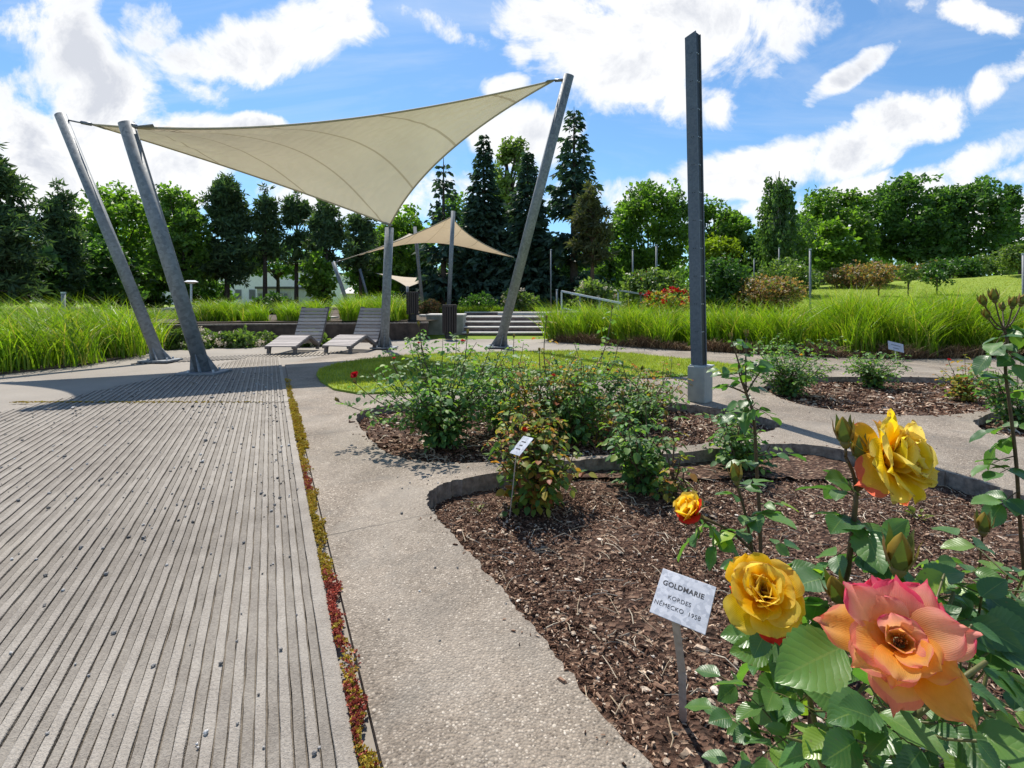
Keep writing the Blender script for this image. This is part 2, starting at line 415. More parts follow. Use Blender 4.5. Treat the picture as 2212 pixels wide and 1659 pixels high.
M['lip'] = plain_mat('mottled_bed_edge', (0.11, 0.09, 0.075), (0.33, 0.285, 0.245), 0.9, 28, 1.0)  # mottled grey brown for the inner bed walls and the wall coping
M['wall'] = plain_mat('dark_stained_wall', (0.035, 0.026, 0.022), (0.10, 0.075, 0.06), 0.9, 6, 0.4)
M['cheek'] = plain_mat('grey_green_concrete', (0.16, 0.17, 0.14), (0.30, 0.31, 0.27), 0.85, 5, 0.3)
M['slab'] = plain_mat('pale_concrete_slab', (0.52, 0.495, 0.45), (0.66, 0.63, 0.58), 0.85, 8, 0.3)
M['riser'] = plain_mat('step_riser_stone', (0.10, 0.075, 0.07), (0.19, 0.15, 0.14), 0.9, 9, 0.4)
M['pedestal'] = plain_mat('pale_grey_plinth_paint', (0.27, 0.295, 0.285), (0.36, 0.38, 0.365), 0.7, 12, 0.15)
M['plate'] = metal_mat('brushed_aluminium', (0.36, 0.375, 0.42), (0.52, 0.535, 0.585), 0.42, 0.25, 120)
M['stake'] = plain_mat('dull_metal_stake', (0.34, 0.295, 0.26), (0.5, 0.45, 0.41), 0.6, 40, 0.3, 0.4, 0.2)
M['ink'] = plain_mat('black_ink', (0.015, 0.015, 0.02), (0.035, 0.035, 0.045), 0.6, 200, 0.0)
M['wood'] = wood_mat('silvered_wood', (0.30, 0.27, 0.26), (0.46, 0.42, 0.40))
M['wood_dark'] = wood_mat('weathered_grey_wood', (0.10, 0.085, 0.08), (0.2, 0.175, 0.165))
M['bin_wood'] = wood_mat('dark_bin_slats', (0.045, 0.035, 0.032), (0.10, 0.085, 0.08))
M['white'] = plain_mat('white_render', (0.74, 0.74, 0.75), (0.82, 0.82, 0.83), 0.8, 3, 0.05)
M['grey_render'] = plain_mat('grey_render', (0.30, 0.31, 0.33), (0.40, 0.41, 0.43), 0.8, 3, 0.05)
M['glass'] = plain_mat('dark_window_glass', (0.02, 0.025, 0.03), (0.05, 0.055, 0.065), 0.1, 2, 0.0, 0.8)
M['roof'] = plain_mat('dark_flat_roof', (0.05, 0.05, 0.055), (0.1, 0.1, 0.105), 0.8, 5, 0.1)
M['bark'] = plain_mat('grey_brown_bark', (0.035, 0.028, 0.022), (0.10, 0.08, 0.065), 0.95, 9, 0.8)
M['bark_pine'] = plain_mat('reddish_pine_bark', (0.07, 0.042, 0.03), (0.17, 0.10, 0.07), 0.95, 7, 0.8)
M['bark_birch'] = plain_mat('pale_birch_bark', (0.12, 0.11, 0.10), (0.5, 0.48, 0.45), 0.9, 4, 0.3)
M['stem'] = plain_mat('rose_cane', (0.045, 0.028, 0.018), (0.10, 0.065, 0.03), 0.55, 30, 0.3, 0.4)
M['stem_green'] = plain_mat('green_rose_stem', (0.07, 0.085, 0.022), (0.14, 0.12, 0.04), 0.5, 30, 0.2, 0.4)
M['sepal'] = leaf_mat('bud_sepal', [(0.10, 0.13, 0.03), (0.17, 0.15, 0.05), (0.24, 0.13, 0.05)], 0.25, 0.5)
M['rose_near'] = leaf_mat('glossy_rose_leaf', [(0.048, 0.1265, 0.0378), (0.072, 0.1782, 0.0483), (0.06, 0.1437, 0.042), (0.12, 0.2415, 0.0473), (0.084, 0.1955, 0.0473), (0.288, 0.414, 0.0473)], 0.42, 0.24, 0.7, True, var=0.25, vscale=6)
M['rose_mid'] = leaf_mat('rose_leaf', [(0.066, 0.162, 0.057), (0.099, 0.216, 0.0712), (0.154, 0.2808, 0.076), (0.264, 0.3672, 0.057)], 0.45, 0.52, 0.38, var=0.25, vscale=5)
M['rose_bronze'] = leaf_mat('bronze_rose_leaf', [(0.07, 0.16, 0.045), (0.12, 0.24, 0.045), (0.2, 0.31, 0.05), (0.33, 0.32, 0.05), (0.42, 0.25, 0.05), (0.34, 0.10, 0.05)], 0.48, 0.5, 0.38, tcol=(1.3, 1.2, 0.6), var=0.25, vscale=5)
M['oak'] = leaf_mat('mid_green_tree_leaf', [(0.0699, 0.1393, 0.0308), (0.1248, 0.2216, 0.0385), (0.1871, 0.3061, 0.0501)], 0.5, var=0.4)
M['lime'] = leaf_mat('bright_green_tree_leaf', [(0.0875, 0.1716, 0.023), (0.14, 0.2496, 0.0346), (0.21, 0.3276, 0.0432)], 0.52, var=0.35)
M['maple'] = leaf_mat('deep_green_tree_leaf', [(0.0531, 0.1183, 0.0322), (0.0845, 0.1733, 0.0394), (0.1328, 0.2446, 0.0537)], 0.46, var=0.4)
M['yellow_leaf'] = leaf_mat('yellow_green_leaf', [(0.14, 0.2, 0.016), (0.22, 0.28, 0.022)], 0.5)
M['willow'] = leaf_mat('pale_green_leaf', [(0.13, 0.19, 0.05), (0.2, 0.28, 0.08)], 0.4)
M['spruce'] = leaf_mat('dark_spruce_needles', [(0.0295, 0.0597, 0.0476), (0.0524, 0.1014, 0.0744), (0.0852, 0.1433, 0.0953)], 0.26, 0.6, 0.25)
M['pine'] = leaf_mat('dark_pine_needles', [(0.045, 0.0846, 0.045), (0.076, 0.133, 0.0619), (0.1245, 0.1875, 0.0731)], 0.3, 0.6, 0.25)
M['pine_brown'] = leaf_mat('brownish_pine_needles', [(0.0588, 0.0733, 0.0361), (0.105, 0.1151, 0.052), (0.1575, 0.1465, 0.0721)], 0.3, 0.6, 0.25)
M['birch'] = leaf_mat('birch_leaf', [(0.0604, 0.1223, 0.0447), (0.0966, 0.1733, 0.0537), (0.1449, 0.2242, 0.0626)], 0.46)
M['shrub'] = leaf_mat('shrub_leaf', [(0.069, 0.1254, 0.0385), (0.1294, 0.196, 0.0539), (0.207, 0.2666, 0.077)], 0.45, var=0.3, vscale=2)
M['shrub_dark'] = leaf_mat('dark_shrub_leaf', [(0.035, 0.0852, 0.024), (0.0583, 0.1325, 0.0309), (0.0972, 0.1893, 0.0377)], 0.4, var=0.3, vscale=2)
M['shrub_rusty'] = leaf_mat('rusty_shrub_leaf', [(0.096, 0.144, 0.048), (0.192, 0.176, 0.064), (0.32, 0.16, 0.08), (0.48, 0.272, 0.16)], 0.45, var=0.3, vscale=2)
M['grass'] = leaf_mat('tall_grass_blade', [(0.0945, 0.192, 0.0132), (0.0945, 0.192, 0.0132), (0.162, 0.294, 0.0154), (0.162, 0.294, 0.0154), (0.2497, 0.396, 0.022), (0.2497, 0.396, 0.022), (0.27, 0.36, 0.03), (0.42, 0.36, 0.14)], 0.45, 0.45, 0.35, tcol=(1.25, 1.3, 0.4), var=0.3, vscale=1.6)
M['lawn_blade'] = leaf_mat('lawn_blade', [(0.2106, 0.2622, 0.026), (0.3159, 0.3519, 0.039), (0.4563, 0.4278, 0.078)], 0.35, 0.6, 0.2, var=0.25, vscale=2)
M['straw'] = island_mat('dead_grass_thatch', [(0, (0.10, 0.06, 0.035)), (0.5, (0.2, 0.125, 0.07)), (0.85, (0.32, 0.215, 0.12)), (1, (0.45, 0.33, 0.2))])
M['sedum_y'] = leaf_mat('yellow_stonecrop', [(0.26, 0.13, 0.02), (0.44, 0.26, 0.03), (0.42, 0.36, 0.06), (0.5, 0.36, 0.06)], 0.15, 0.6, 0.2, var=0.3, vscale=20)
M['sedum_r'] = leaf_mat('red_stonecrop', [(0.2, 0.025, 0.02), (0.42, 0.09, 0.06), (0.52, 0.19, 0.12)], 0.15, 0.6, 0.2, tcol=(1, 1, 1), var=0.3, vscale=20)
M['red'] = petal_mat('red_petal', [(0, (0.35, 0.004, 0.008)), (1, (0.62, 0.008, 0.02))], 0.35)
M['orange'] = petal_mat('orange_petal', [(0, (0.7, 0.12, 0.01)), (1, (0.62, 0.03, 0.02))], 0.35)
M['blossom'] = petal_mat('pale_blossom', [(0, (0.7, 0.62, 0.45)), (1, (0.75, 0.68, 0.58))], 0.3)
M['yel'] = petal_mat('golden_petal', [(0, (0.96, 0.38, 0.002)), (0.3, (0.98, 0.56, 0.005)), (0.8, (0.98, 0.68, 0.016)), (1.05, (0.98, 0.75, 0.12))], 0.68)
M['yel_out'] = petal_mat('golden_petal_blushed', [(0, (0.95, 0.42, 0.004)), (0.6, (0.97, 0.60, 0.02)), (1.1, (0.96, 0.52, 0.09)), (1.4, (0.9, 0.2, 0.12))], 0.66)
M['peach'] = petal_mat('peach_petal', [(0, (0.94, 0.30, 0.004)), (0.35, (0.97, 0.46, 0.03)), (0.85, (0.98, 0.56, 0.15)), (1.15, (0.97, 0.50, 0.24)), (1.4, (0.95, 0.34, 0.24))], 0.7)
M['pink'] = petal_mat('pink_edged_petal', [(0, (0.96, 0.5, 0.06)), (0.45, (0.97, 0.57, 0.25)), (0.85, (0.97, 0.45, 0.36)), (1.1, (0.95, 0.28, 0.31)), (1.4, (0.9, 0.12, 0.24))], 0.7)
M['lemon'] = petal_mat('lemon_petal', [(0, (0.95, 0.50, 0.004)), (0.3, (0.97, 0.66, 0.01)), (0.8, (0.98, 0.76, 0.03)), (1.1, (0.98, 0.82, 0.2))], 0.64)
M['bud'] = petal_mat('dull_bud_petal', [(0, (0.20, 0.18, 0.04)), (0.5, (0.45, 0.30, 0.05)), (1.1, (0.36, 0.11, 0.05))], 0.4)
M['stamen'] = plain_mat('rusty_stamens', (0.25, 0.05, 0.01), (0.5, 0.16, 0.02), 0.6, 200, 0.2)
M['hill'] = None

def ground_mat():
    k = NT('park_grass_ground'); co = k.coord()
    a = k.noise(co, 0.25, 5); b = k.noise(co, 3.0, 5); c = k.noise(co, 30, 4)
    f = k.math('ADD', k.math('MULTIPLY', a, 0.45), k.math('ADD', k.math('MULTIPLY', b, 0.3), k.math('MULTIPLY', c, 0.25)))
    col = k.ramp(f, [(0.3, (0.115, 0.175, 0.02)), (0.5, (0.19, 0.265, 0.028)), (0.7, (0.28, 0.34, 0.06))])
    return k.done(k.bsdf(col, 0.9, 0, 0.2, k.bump(k.math('ADD', c, b), 0.4, 0.03)))
M['hill'] = ground_mat()
M['soil'] = plain_mat('bare_soil', (0.05, 0.035, 0.025), (0.12, 0.09, 0.06), 0.95, 20, 0.8)

# ------------------------------------------------------------------ world, sun, camera
w = bpy.data.worlds.new('World'); scene.world = w; w.use_nodes = True
class WN(NT):
    def __init__(s, tree): s.t = tree; tree.nodes.clear()
W = WN(w.node_tree)
wout = W.n('ShaderNodeOutputWorld'); bg = W.n('ShaderNodeBackground')
sky = W.n('ShaderNodeTexSky', sky_type='NISHITA'); sky.sun_disc = False
sky.sun_elevation = SUN_EL; sky.sun_rotation = SUN_AZ; sky.air_density = 1.0; sky.dust_density = 0.4; sky.ozone_density = 3.0
SKY_STR = 0.12
tc = W.n('ShaderNodeTexCoord').outputs['Generated']
sx = W.n('ShaderNodeSeparateXYZ'); W.l(tc, sx.inputs[0])
yy = W.math('MAXIMUM', W.math('ABSOLUTE', sx.outputs[1]), 0.08)
pp = W.math('DIVIDE', sx.outputs[0], yy); qq = W.math('DIVIDE', sx.outputs[2], yy)
cv = W.n('ShaderNodeCombineXYZ'); W.l(pp, cv.inputs[0]); W.l(qq, cv.inputs[1])
fb = W.noise(cv.outputs[0], 5.0, 8, 0.64, 0.55)
fb2 = W.noise(cv.outputs[0], 17.0, 4, 0.6)
CL = [(165, 110, 95, 110, 0, 1), (215, 230, 125, 130, 0, 1.05), (150, 350, 210, 120, 0, 1), (330, 380, 190, 90, 0, .9), (30, 210, 70, 60, 0, .6), (50, 55, 70, 40, 0, .55), (310, 60, 75, 55, 0, .75),
      (590, 95, 185, 70, -.25, 1), (470, 125, 120, 55, 0, .8), (735, 40, 75, 60, -.5, .8), (520, 275, 90, 26, 0, .9), (400, 285, 120, 40, 0, .9), (420, 190, 70, 26, .5, .5),
      (1330, 110, 170, 120, .2, 1), (1500, 60, 190, 105, -.1, .95), (1250, 40, 170, 60, 0, .8), (1660, 40, 150, 60, -.2, .7), (1120, 120, 36, 26, 0, .6), (1100, 185, 50, 26, 0, .65), (1480, 220, 90, 50, .2, .6),
      (1150, 290, 110, 62, 0, .95), (1060, 290, 60, 40, 0, .8), (1400, 420, 130, 45, -.1, .8), (1590, 385, 170, 48, -.12, .95), (1800, 330, 170, 55, -.25, 1), (1960, 265, 130, 55, -.3, .95), (2110, 200, 150, 30, -.5, .7),
      (1990, 400, 260, 36, -.1, .7), (2120, 345, 110, 38, -.45, .9), (1835, 160, 110, 22, -.6, .65), (1910, 110, 50, 18, -.5, .6), (2080, 30, 190, 26, .2, .5), (960, 60, 100, 20, .4, .35), (2150, 470, 180, 70, 0, .8), (1650, 470, 300, 40, 0, .6), (800, 420, 400, 50, 0, .5)]
dens = None
for (x, y, rx, ry, a, s_) in CL:
    mp = W.n('ShaderNodeMapping', vector_type='TEXTURE'); W.l(cv.outputs[0], mp.inputs[0])
    mp.inputs['Location'].default_value = ((x - CX) / F, (HY - y) / F, 0)
    mp.inputs['Rotation'].default_value = (0, 0, -a)
    mp.inputs['Scale'].default_value = (rx * 1.36 / F, ry * 1.36 / F, 1)
    d2 = W.n('ShaderNodeVectorMath', operation='DOT_PRODUCT'); W.l(mp.outputs[0], d2.inputs[0]); W.l(mp.outputs[0], d2.inputs[1])
    e = W.math('MULTIPLY_ADD', d2.outputs['Value'], -s_, s_)
    dens = e if dens is None else W.math('MAXIMUM', dens, e)
dens = W.math('MAXIMUM', dens, -0.6)
dn = W.math('ADD', W.math('MULTIPLY', dens, 0.68), W.math('ADD', W.math('MULTIPLY', W.math('SUBTRACT', fb, 0.5), 1.9), W.math('MULTIPLY', W.math('SUBTRACT', fb2, 0.5), 0.55)))
alpha = W.ramp(dn, [(0.0, 0.0), (0.1, 0.08), (0.2, 0.38), (0.36, 0.9), (0.5, 1.0)])
mpt = W.n('ShaderNodeMapping'); W.l(cv.outputs[0], mpt.inputs[0]); mpt.inputs['Rotation'].default_value = (0, 0, -.42); mpt.inputs['Scale'].default_value = (1.0, 3.4, 1)
thin = W.ramp(W.noise(mpt.outputs[0], 1.7, 7, 0.62, 0.9), [(0.45, 0.02), (0.75, 0.3)])
alpha = W.math('MAXIMUM', alpha, thin)
shade = W.ramp(W.math('ADD', W.math('MULTIPLY', W.noise(cv.outputs[0], 3.2, 3, 0.5), 0.5), W.math('MULTIPLY', dn, 0.45)), [(0.22, (0.88, 0.91, 0.97)), (0.38, (1.0, 1.0, 1.0)), (0.5, (0.95, 0.96, 0.98)), (0.64, (0.66, 0.69, 0.76))])
skyc = W.mix(1.0, sky.outputs[0], (0.62, 0.88, 1.02), 'MULTIPLY')
cl = W.mix(1.0, shade, (0.82 / SKY_STR, 0.82 / SKY_STR, 0.82 / SKY_STR), 'MULTIPLY')
W.l(W.mix(alpha, skyc, cl), bg.inputs[0]); bg.inputs[1].default_value = SKY_STR
w.cycles.sampling_method = 'NONE'
W.l(bg.outputs[0], wout.inputs[0])

sun_dir = Vector((math.sin(SUN_AZ) * math.cos(SUN_EL), math.cos(SUN_AZ) * math.cos(SUN_EL), math.sin(SUN_EL)))
sl = bpy.data.lights.new('sun', 'SUN'); sl.energy = 5.0; sl.angle = rad(0.53); sl.color = (1.0, 0.935, 0.84)
so = bpy.data.objects.new('sun', sl); COL.objects.link(so); so.rotation_euler = sun_dir.to_track_quat('Z', 'Y').to_euler(); so.location = sun_dir * 60

cam = bpy.data.cameras.new('camera'); co_ = bpy.data.objects.new('camera', cam); COL.objects.link(co_)
co_.location = (0, 0, H); co_.rotation_euler = (PI / 2, 0, 0)
cam.sensor_width = 36; cam.lens = 36 * F / 2212; cam.shift_y = -(829.5 - HY) / 2212
cam.clip_start = 0.02; cam.clip_end = 3000
scene.camera = co_
vs = scene.view_settings; vs.view_transform = 'Standard'; vs.look = 'None'; vs.exposure = 0.38; vs.gamma = 1
cy = scene.cycles; cy.max_bounces = 7; cy.diffuse_bounces = 3; cy.glossy_bounces = 2; cy.transmission_bounces = 4; cy.transparent_max_bounces = 4
cy.sample_clamp_indirect = 8; cy.use_denoising = True
try: cy.caustics_reflective = False; cy.caustics_refractive = False
except Exception: pass

# ------------------------------------------------------------------ ground
def poly(pts): return [Vector((p[0], p[1], 0)) for p in pts]
def sheet(name, outer, holes, z, mat, lip=None, lip_mat=None, edge=0.0):
    """flat sheet with holes; the holes get an inner wall of depth lip, the outer edge a skirt"""
    loops = [outer] + holes
    mb = MB(); allv = [v for l in loops for v in l]
    tris = geometry.tessellate_polygon(loops)
    V = [(v.x, v.y, z) for v in allv]
    T = []
    for t in tris:
        a, b, c = [allv[i] for i in t]
        T.append(t if (b - a).cross(c - a).z > 0 else (t[0], t[2], t[1]))
    mb.add(V, None, T)
    def skirt(l, d, m):
        n = len(l); VV = []
        for v in l: VV += [(v.x, v.y, z), (v.x, v.y, z - d)]
        mb.add(VV, [(2 * i, 2 * ((i + 1) % n), 2 * ((i + 1) % n) + 1, 2 * i + 1) for i in range(n)], m=m)
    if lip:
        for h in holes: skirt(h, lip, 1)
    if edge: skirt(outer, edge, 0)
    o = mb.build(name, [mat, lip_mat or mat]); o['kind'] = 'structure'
    return o
def smooth_loop(pts, it=2):
    for _ in range(it):
        q = []
        for i in range(len(pts)):
            a, b = pts[i], pts[(i + 1) % len(pts)]
            q += [a * 0.75 + b * 0.25, a * 0.25 + b * 0.75]
        pts = q
    return pts
def wob(pts, amp, r=R):
    return [p + Vector((r.normal() * amp, r.normal() * amp, 0)) for p in pts]

# park terrain
mb = MB()
xs = np.unique(np.concatenate([np.linspace(-160, -20, 15), np.linspace(-20, 40, 61), np.linspace(40, 220, 19)]))
ys = np.unique(np.concatenate([np.linspace(-12, 8, 9), np.linspace(8, 34, 53), np.linspace(34, 120, 22), np.linspace(120, 420, 8)]))
VV = np.array([[x, y, terr(x, y)] for y in ys for x in xs]); nx = len(xs)
mb.add(VV, [(j * nx + i, j * nx + i + 1, (j + 1) * nx + i + 1, (j + 1) * nx + i) for j in range(len(ys) - 1) for i in range(nx - 1)])
g = mb.build('ground', M['hill'], smooth=True); g['kind'] = 'structure'

E0 = Vector((-0.308, 0.96, 0)); E0 = G(760, 1659); E1 = G(612, 820)
RD = (E1 - E0).normalized(); RN = Vector((RD.y, -RD.x, 0))         # along the ribs, and across to the right
def edge_pt(Y, off=0.0):
    p = E0 + RD * ((Y - E0.y) / RD.y)
    return p + RN * off
YEND = 7.9                                                           # far end of the ribbed slab

bed1 = [G(*p) for p in [(1250, 1480), (1180, 1392), (1120, 1310), (1062, 1248), (1010, 1190), (970, 1148), (940, 1113), (922, 1090), (920, 1070), (938, 1052), (970, 1040), (1040, 1026), (1150, 1008), (1250, 992), (1400, 984), (1560, 968), (1680, 957), (1780, 962), (1900, 988), (2020, 1012), (2120, 1040), (2212, 1070)]] + [Vector((2.5, 1.9, 0)), Vector((2.5, 0.15, 0)), Vector((0.62, 0.15, 0)), Vector((0.44, 0.66, 0)), G(1400, 1659)]
bed2 = [G(*p) for p in [(765, 905), (800, 950), (840, 985), (940, 1001), (1050, 998), (1150, 993), (1280, 986), (1400, 975), (1540, 955), (1640, 937), (1690, 922), (1672, 908), (1600, 890), (1483, 872), (1300, 862), (1150, 862), (1000, 866), (850, 872), (775, 888)]]
bed3 = [G(*p) for p in [(1640, 835), (1700, 868), (1800, 888), (1950, 898), (2070, 896), (2150, 882), (2200, 856), (2170, 820), (1950, 813), (1760, 814), (1680, 818)]]
bed4 = [G(*p) for p in [(2095, 912), (2130, 935), (2212, 946)]] + [Vector((4.2, 3.2, 0)), Vector((4.4, 4.4, 0)), G(2212, 880), G(2140, 890)]
beds = [smooth_loop(b, 3) for b in (bed1, bed2, bed3, bed4)]
beds = [wob(b, 0.006) for b in beds]
outer = [edge_pt(-0.6, 0.055), edge_pt(-0.6, 0.055) + Vector((9, 0, 0)), Vector((14, 8.6, 0)), Vector((3.5, 8.8, 0)), edge_pt(8.1, 0.9), edge_pt(YEND - 0.9, 0.055)]
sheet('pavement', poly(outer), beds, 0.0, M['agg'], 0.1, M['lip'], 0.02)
pl_out = [Vector((-14, -0.6, 0)), edge_pt(-0.6, 0.075), edge_pt(YEND - 0.9, 0.075), edge_pt(8.0, 0.8), Vector((3.5, 8.6, 0)), Vector((14, 8.4, 0)), Vector((14, 9.9, 0)), Vector((2.0, 13.4, 0)), Vector((-14, 13.4, 0))]
sheet('plaza', poly(pl_out), [], -0.019, M['plaza'])

# mulch in the beds
def mulch(name, loop, z, res):
    xs = [v.x for v in loop]; ys = [v.y for v in loop]
    x0, x1, y0, y1 = min(xs) - .03, max(xs) + .03, min(ys) - .03, max(ys) + .03
    nx, ny = int((x1 - x0) / res) + 2, int((y1 - y0) / res) + 2
    X, Y = np.meshgrid(np.linspace(x0, x1, nx), np.linspace(y0, y1, ny))
    Z = z + 0.010 * np.sin(X * 7.3 + 1.7 * np.sin(Y * 5)) * np.cos(Y * 6.1) + R.normal(size=X.shape) * 0.0035
    m = MB(); m.add(np.stack([X, Y, Z], -1).reshape(-1, 3), [(j * nx + i, j * nx + i + 1, (j + 1) * nx + i + 1, (j + 1) * nx + i) for j in range(ny - 1) for i in range(nx - 1)])
    o = m.build(name, M['mulch']); o['kind'] = 'structure'
def inside(loop, X, Y):
    c = np.zeros(len(X), bool); n = len(loop)
    for i in range(n):
        a, b = loop[i], loop[(i + 1) % n]
        if abs(a.y - b.y) < 1e-9: continue
        cond = ((a.y > Y) != (b.y > Y)) & (X < (b.x - a.x) * (Y - a.y) / (b.y - a.y) + a.x)
        c ^= cond
    return c
def in_view(X, Y, pad=0.1):
    return (Y > 0.75) & (np.abs(X) < Y * 1.03 + pad)
def scatter(loop, n, near=True):
    xs = [v.x for v in loop]; ys = [v.y for v in loop]
    X = R.uniform(min(xs), max(xs), n); Y = R.uniform(min(ys), max(ys), n)
    k = inside(loop, X, Y) & in_view(X, Y)
    return X[k], Y[k]
BZ = -0.09
mulch('mulch_bed', beds[0], BZ, 0.018)
for b in beds[1:]: mulch('mulch_bed', b, BZ + 0.02, 0.04)
chips = MB(); stones = MB(); twigs = MB()
for bi, (b, n, s0) in enumerate(((beds[0], 90000, 0.0056), (beds[1], 16000, 0.012), (beds[2], 9000, 0.016), (beds[3], 1500, 0.016))):
    zb = BZ if bi == 0 else BZ + 0.02
    X, Y = scatter(b, n); k = len(X)
    D = R.normal(size=(k, 3)); D[:, 2] *= 0.35; N = np.stack([R.normal(size=k) * .6, R.normal(size=k) * .6, np.ones(k)], 1)
    fx, fy, fz = frames(D, N)
    sz = s0 * R.lognormal(0, 0.4, k)
    S = np.stack([sz * R.uniform(.35, .8, k), sz * R.uniform(.9, 2.6, k), sz * R.uniform(.15, .5, k)], 1)
    chips.inst(CHIP, np.stack([X, Y, zb + R.uniform(0.0, 0.012, k)], 1), fx, fy, fz, S)
    X, Y = scatter(b, n // 26); k = len(X); sz = s0 * R.lognormal(0.35, 0.4, k)
    pebbles(stones, np.stack([X, Y, np.full(k, zb + 0.004)], 1), np.stack([sz, sz * R.uniform(.8, 2.0, k), sz * R.uniform(.3, .6, k)], 1))
    nr = n // 34                                   # crumbs spilled over the rim
    if len(b): 
        i = R.integers(0, len(b), nr); f = R.uniform(0, 1, nr); bx = np.array([v.x for v in b]); by = np.array([v.y for v in b]); i2 = (i + 1) % len(b)
        ln = np.hypot(bx[i2] - bx[i], by[i2] - by[i]); keep = R.uniform(size=nr) < ln / ln.max()
        X = bx[i] + (bx[i2] - bx[i]) * f + R.normal(size=nr) * .03; Y = by[i] + (by[i2] - by[i]) * f + R.normal(size=nr) * .03
        kk = keep & in_view(X, Y) & ~inside(b, X, Y); X, Y = X[kk], Y[kk]; k = len(X)
        D = R.normal(size=(k, 3)); D[:, 2] *= 0.1; fx, fy, fz = frames(D, np.tile([0, 0, 1.0], (k, 1))); sz = s0 * R.lognormal(-.1, 0.4, k)
        chips.inst(CHIP, np.stack([X, Y, np.full(k, .003)], 1), fx, fy, fz, np.stack([sz * R.uniform(.35, .8, k), sz * R.uniform(.9, 2.2, k), sz * .3], 1))
    X, Y = scatter(b, n // 90)
    for x, y in zip(X, Y):
        a = R.uniform(0, PI); L = R.uniform(.015, .05) * (1 if bi == 0 else 1.8); z = zb + R.uniform(.008, .016)
        d = Vector((math.cos(a), math.sin(a), R.normal() * .12)) * L; mid = Vector((x, y, z)) + Vector((R.normal(), R.normal(), abs(R.normal()))) * L * .15
        twigs.tube([Vector((x, y, z)) - d, mid, Vector((x, y, z)) + d], R.uniform(.0008, .0018) * (1 if bi == 0 else 1.6), 4, False)
# the few large pale stones beside the name plate
pts = [G(x, y, BZ) for x, y in [(1545, 1500), (1537, 1525), (1522, 1520), (1560, 1512), (1590, 1440), (1280, 1362), (1060, 1150), (1725, 1560), (1400, 1530), (1480, 1640), (1440, 1655), (1220, 1250), (1340, 1200), (1555, 1545)]]
pebbles(stones, np.array([p + Vector((0, 0, .01)) for p in pts]), np.array([[s * .8, s * .62, s * .34] for s in (.034, .028, .022, .02, .025, .03, .035, .022, .018, .035, .03, .018, .018, .022)]))
tag(chips.build('bark_chips', M['chip']), 'dark brown bark chips covering the rose beds', None, kind='stuff')
tag(stones.build('pebbles', M['pebble']), 'pale beige pebbles mixed into the bark of the rose beds', None, kind='stuff')
tag(twigs.build('dry_twigs', M['twig']), 'thin straw coloured twigs lying on the bark', None, kind='stuff')

# ribbed concrete walkway
PER = 0.0485
ribs = MB(); XL = -4.12
kmax = 60
tops = []
for k in range(kmax):
    o0 = -k * PER
    c0 = edge_pt(0.0, o0)                       # start of the strip at Y = 0
    t0 = max(0.25 - c0.y, 0) / RD.y
    t1 = (YEND + R.normal() * 0.01 - c0.y) / RD.y
    tx = (XL - c0.x) / RD.x                      # reaches the plain slab on the left
    t1 = min(t1, max(tx, (3.5 - c0.y) / RD.y) + R.normal() * .03)
    if c0.x + RD.x * t0 < -5.5: break
    t1 = min(t1, (-6.2 - c0.x) / RD.x)
    if t1 <= t0: continue
    tj = (4.42 + 0.12 * 0 - c0.y) / RD.y         # cross joint
    segs = []
    if t0 < tj < t1: segs = [(t0, tj - .012), (tj + .012, t1)]
    else: segs = [(t0, t1)]
    for (a, b) in segs:
        n = max(2, int((b - a) / (0.035 if b < 4 else 0.06)))
        T = np.linspace(a, b, n + 1)
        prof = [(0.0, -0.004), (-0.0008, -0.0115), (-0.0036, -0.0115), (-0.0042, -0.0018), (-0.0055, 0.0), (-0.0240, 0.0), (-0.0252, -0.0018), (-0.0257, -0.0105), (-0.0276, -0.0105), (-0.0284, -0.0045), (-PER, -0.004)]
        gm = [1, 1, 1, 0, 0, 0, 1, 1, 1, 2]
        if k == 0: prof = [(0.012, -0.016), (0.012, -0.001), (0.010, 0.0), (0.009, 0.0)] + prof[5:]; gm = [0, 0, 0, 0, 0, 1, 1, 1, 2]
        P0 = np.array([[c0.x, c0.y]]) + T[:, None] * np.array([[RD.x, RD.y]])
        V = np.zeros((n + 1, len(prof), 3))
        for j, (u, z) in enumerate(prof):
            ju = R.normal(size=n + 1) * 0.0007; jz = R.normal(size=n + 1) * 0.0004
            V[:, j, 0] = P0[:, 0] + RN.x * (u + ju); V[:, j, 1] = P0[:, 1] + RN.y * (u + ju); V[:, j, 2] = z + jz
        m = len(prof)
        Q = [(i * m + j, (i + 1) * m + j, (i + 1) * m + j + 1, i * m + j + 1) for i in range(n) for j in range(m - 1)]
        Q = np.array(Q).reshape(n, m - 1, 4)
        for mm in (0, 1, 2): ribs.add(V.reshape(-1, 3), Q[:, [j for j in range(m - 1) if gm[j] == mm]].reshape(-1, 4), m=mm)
tag(ribs.build('path', [M['ribbed'], M['groove'], M['valley']]), kind='structure')
# a second ribbed slab whose ribs run crosswise, behind the first
cross = MB()
for k in range(46):
    a = edge_pt(YEND + 0.05, -1.9 + k * 0.062)
    n0 = a + RD * 0.0; d = Vector((-0.25, 1, 0)).normalized()
    L = 0.62
    p, q = n0 + Vector((0, 0, -.012)), n0 + d * L + Vector((0, 0, -.012))
    cross.bar(p, q, 0.034, 0.014)
tag(cross.build('path', M['ribbed']), kind='structure')

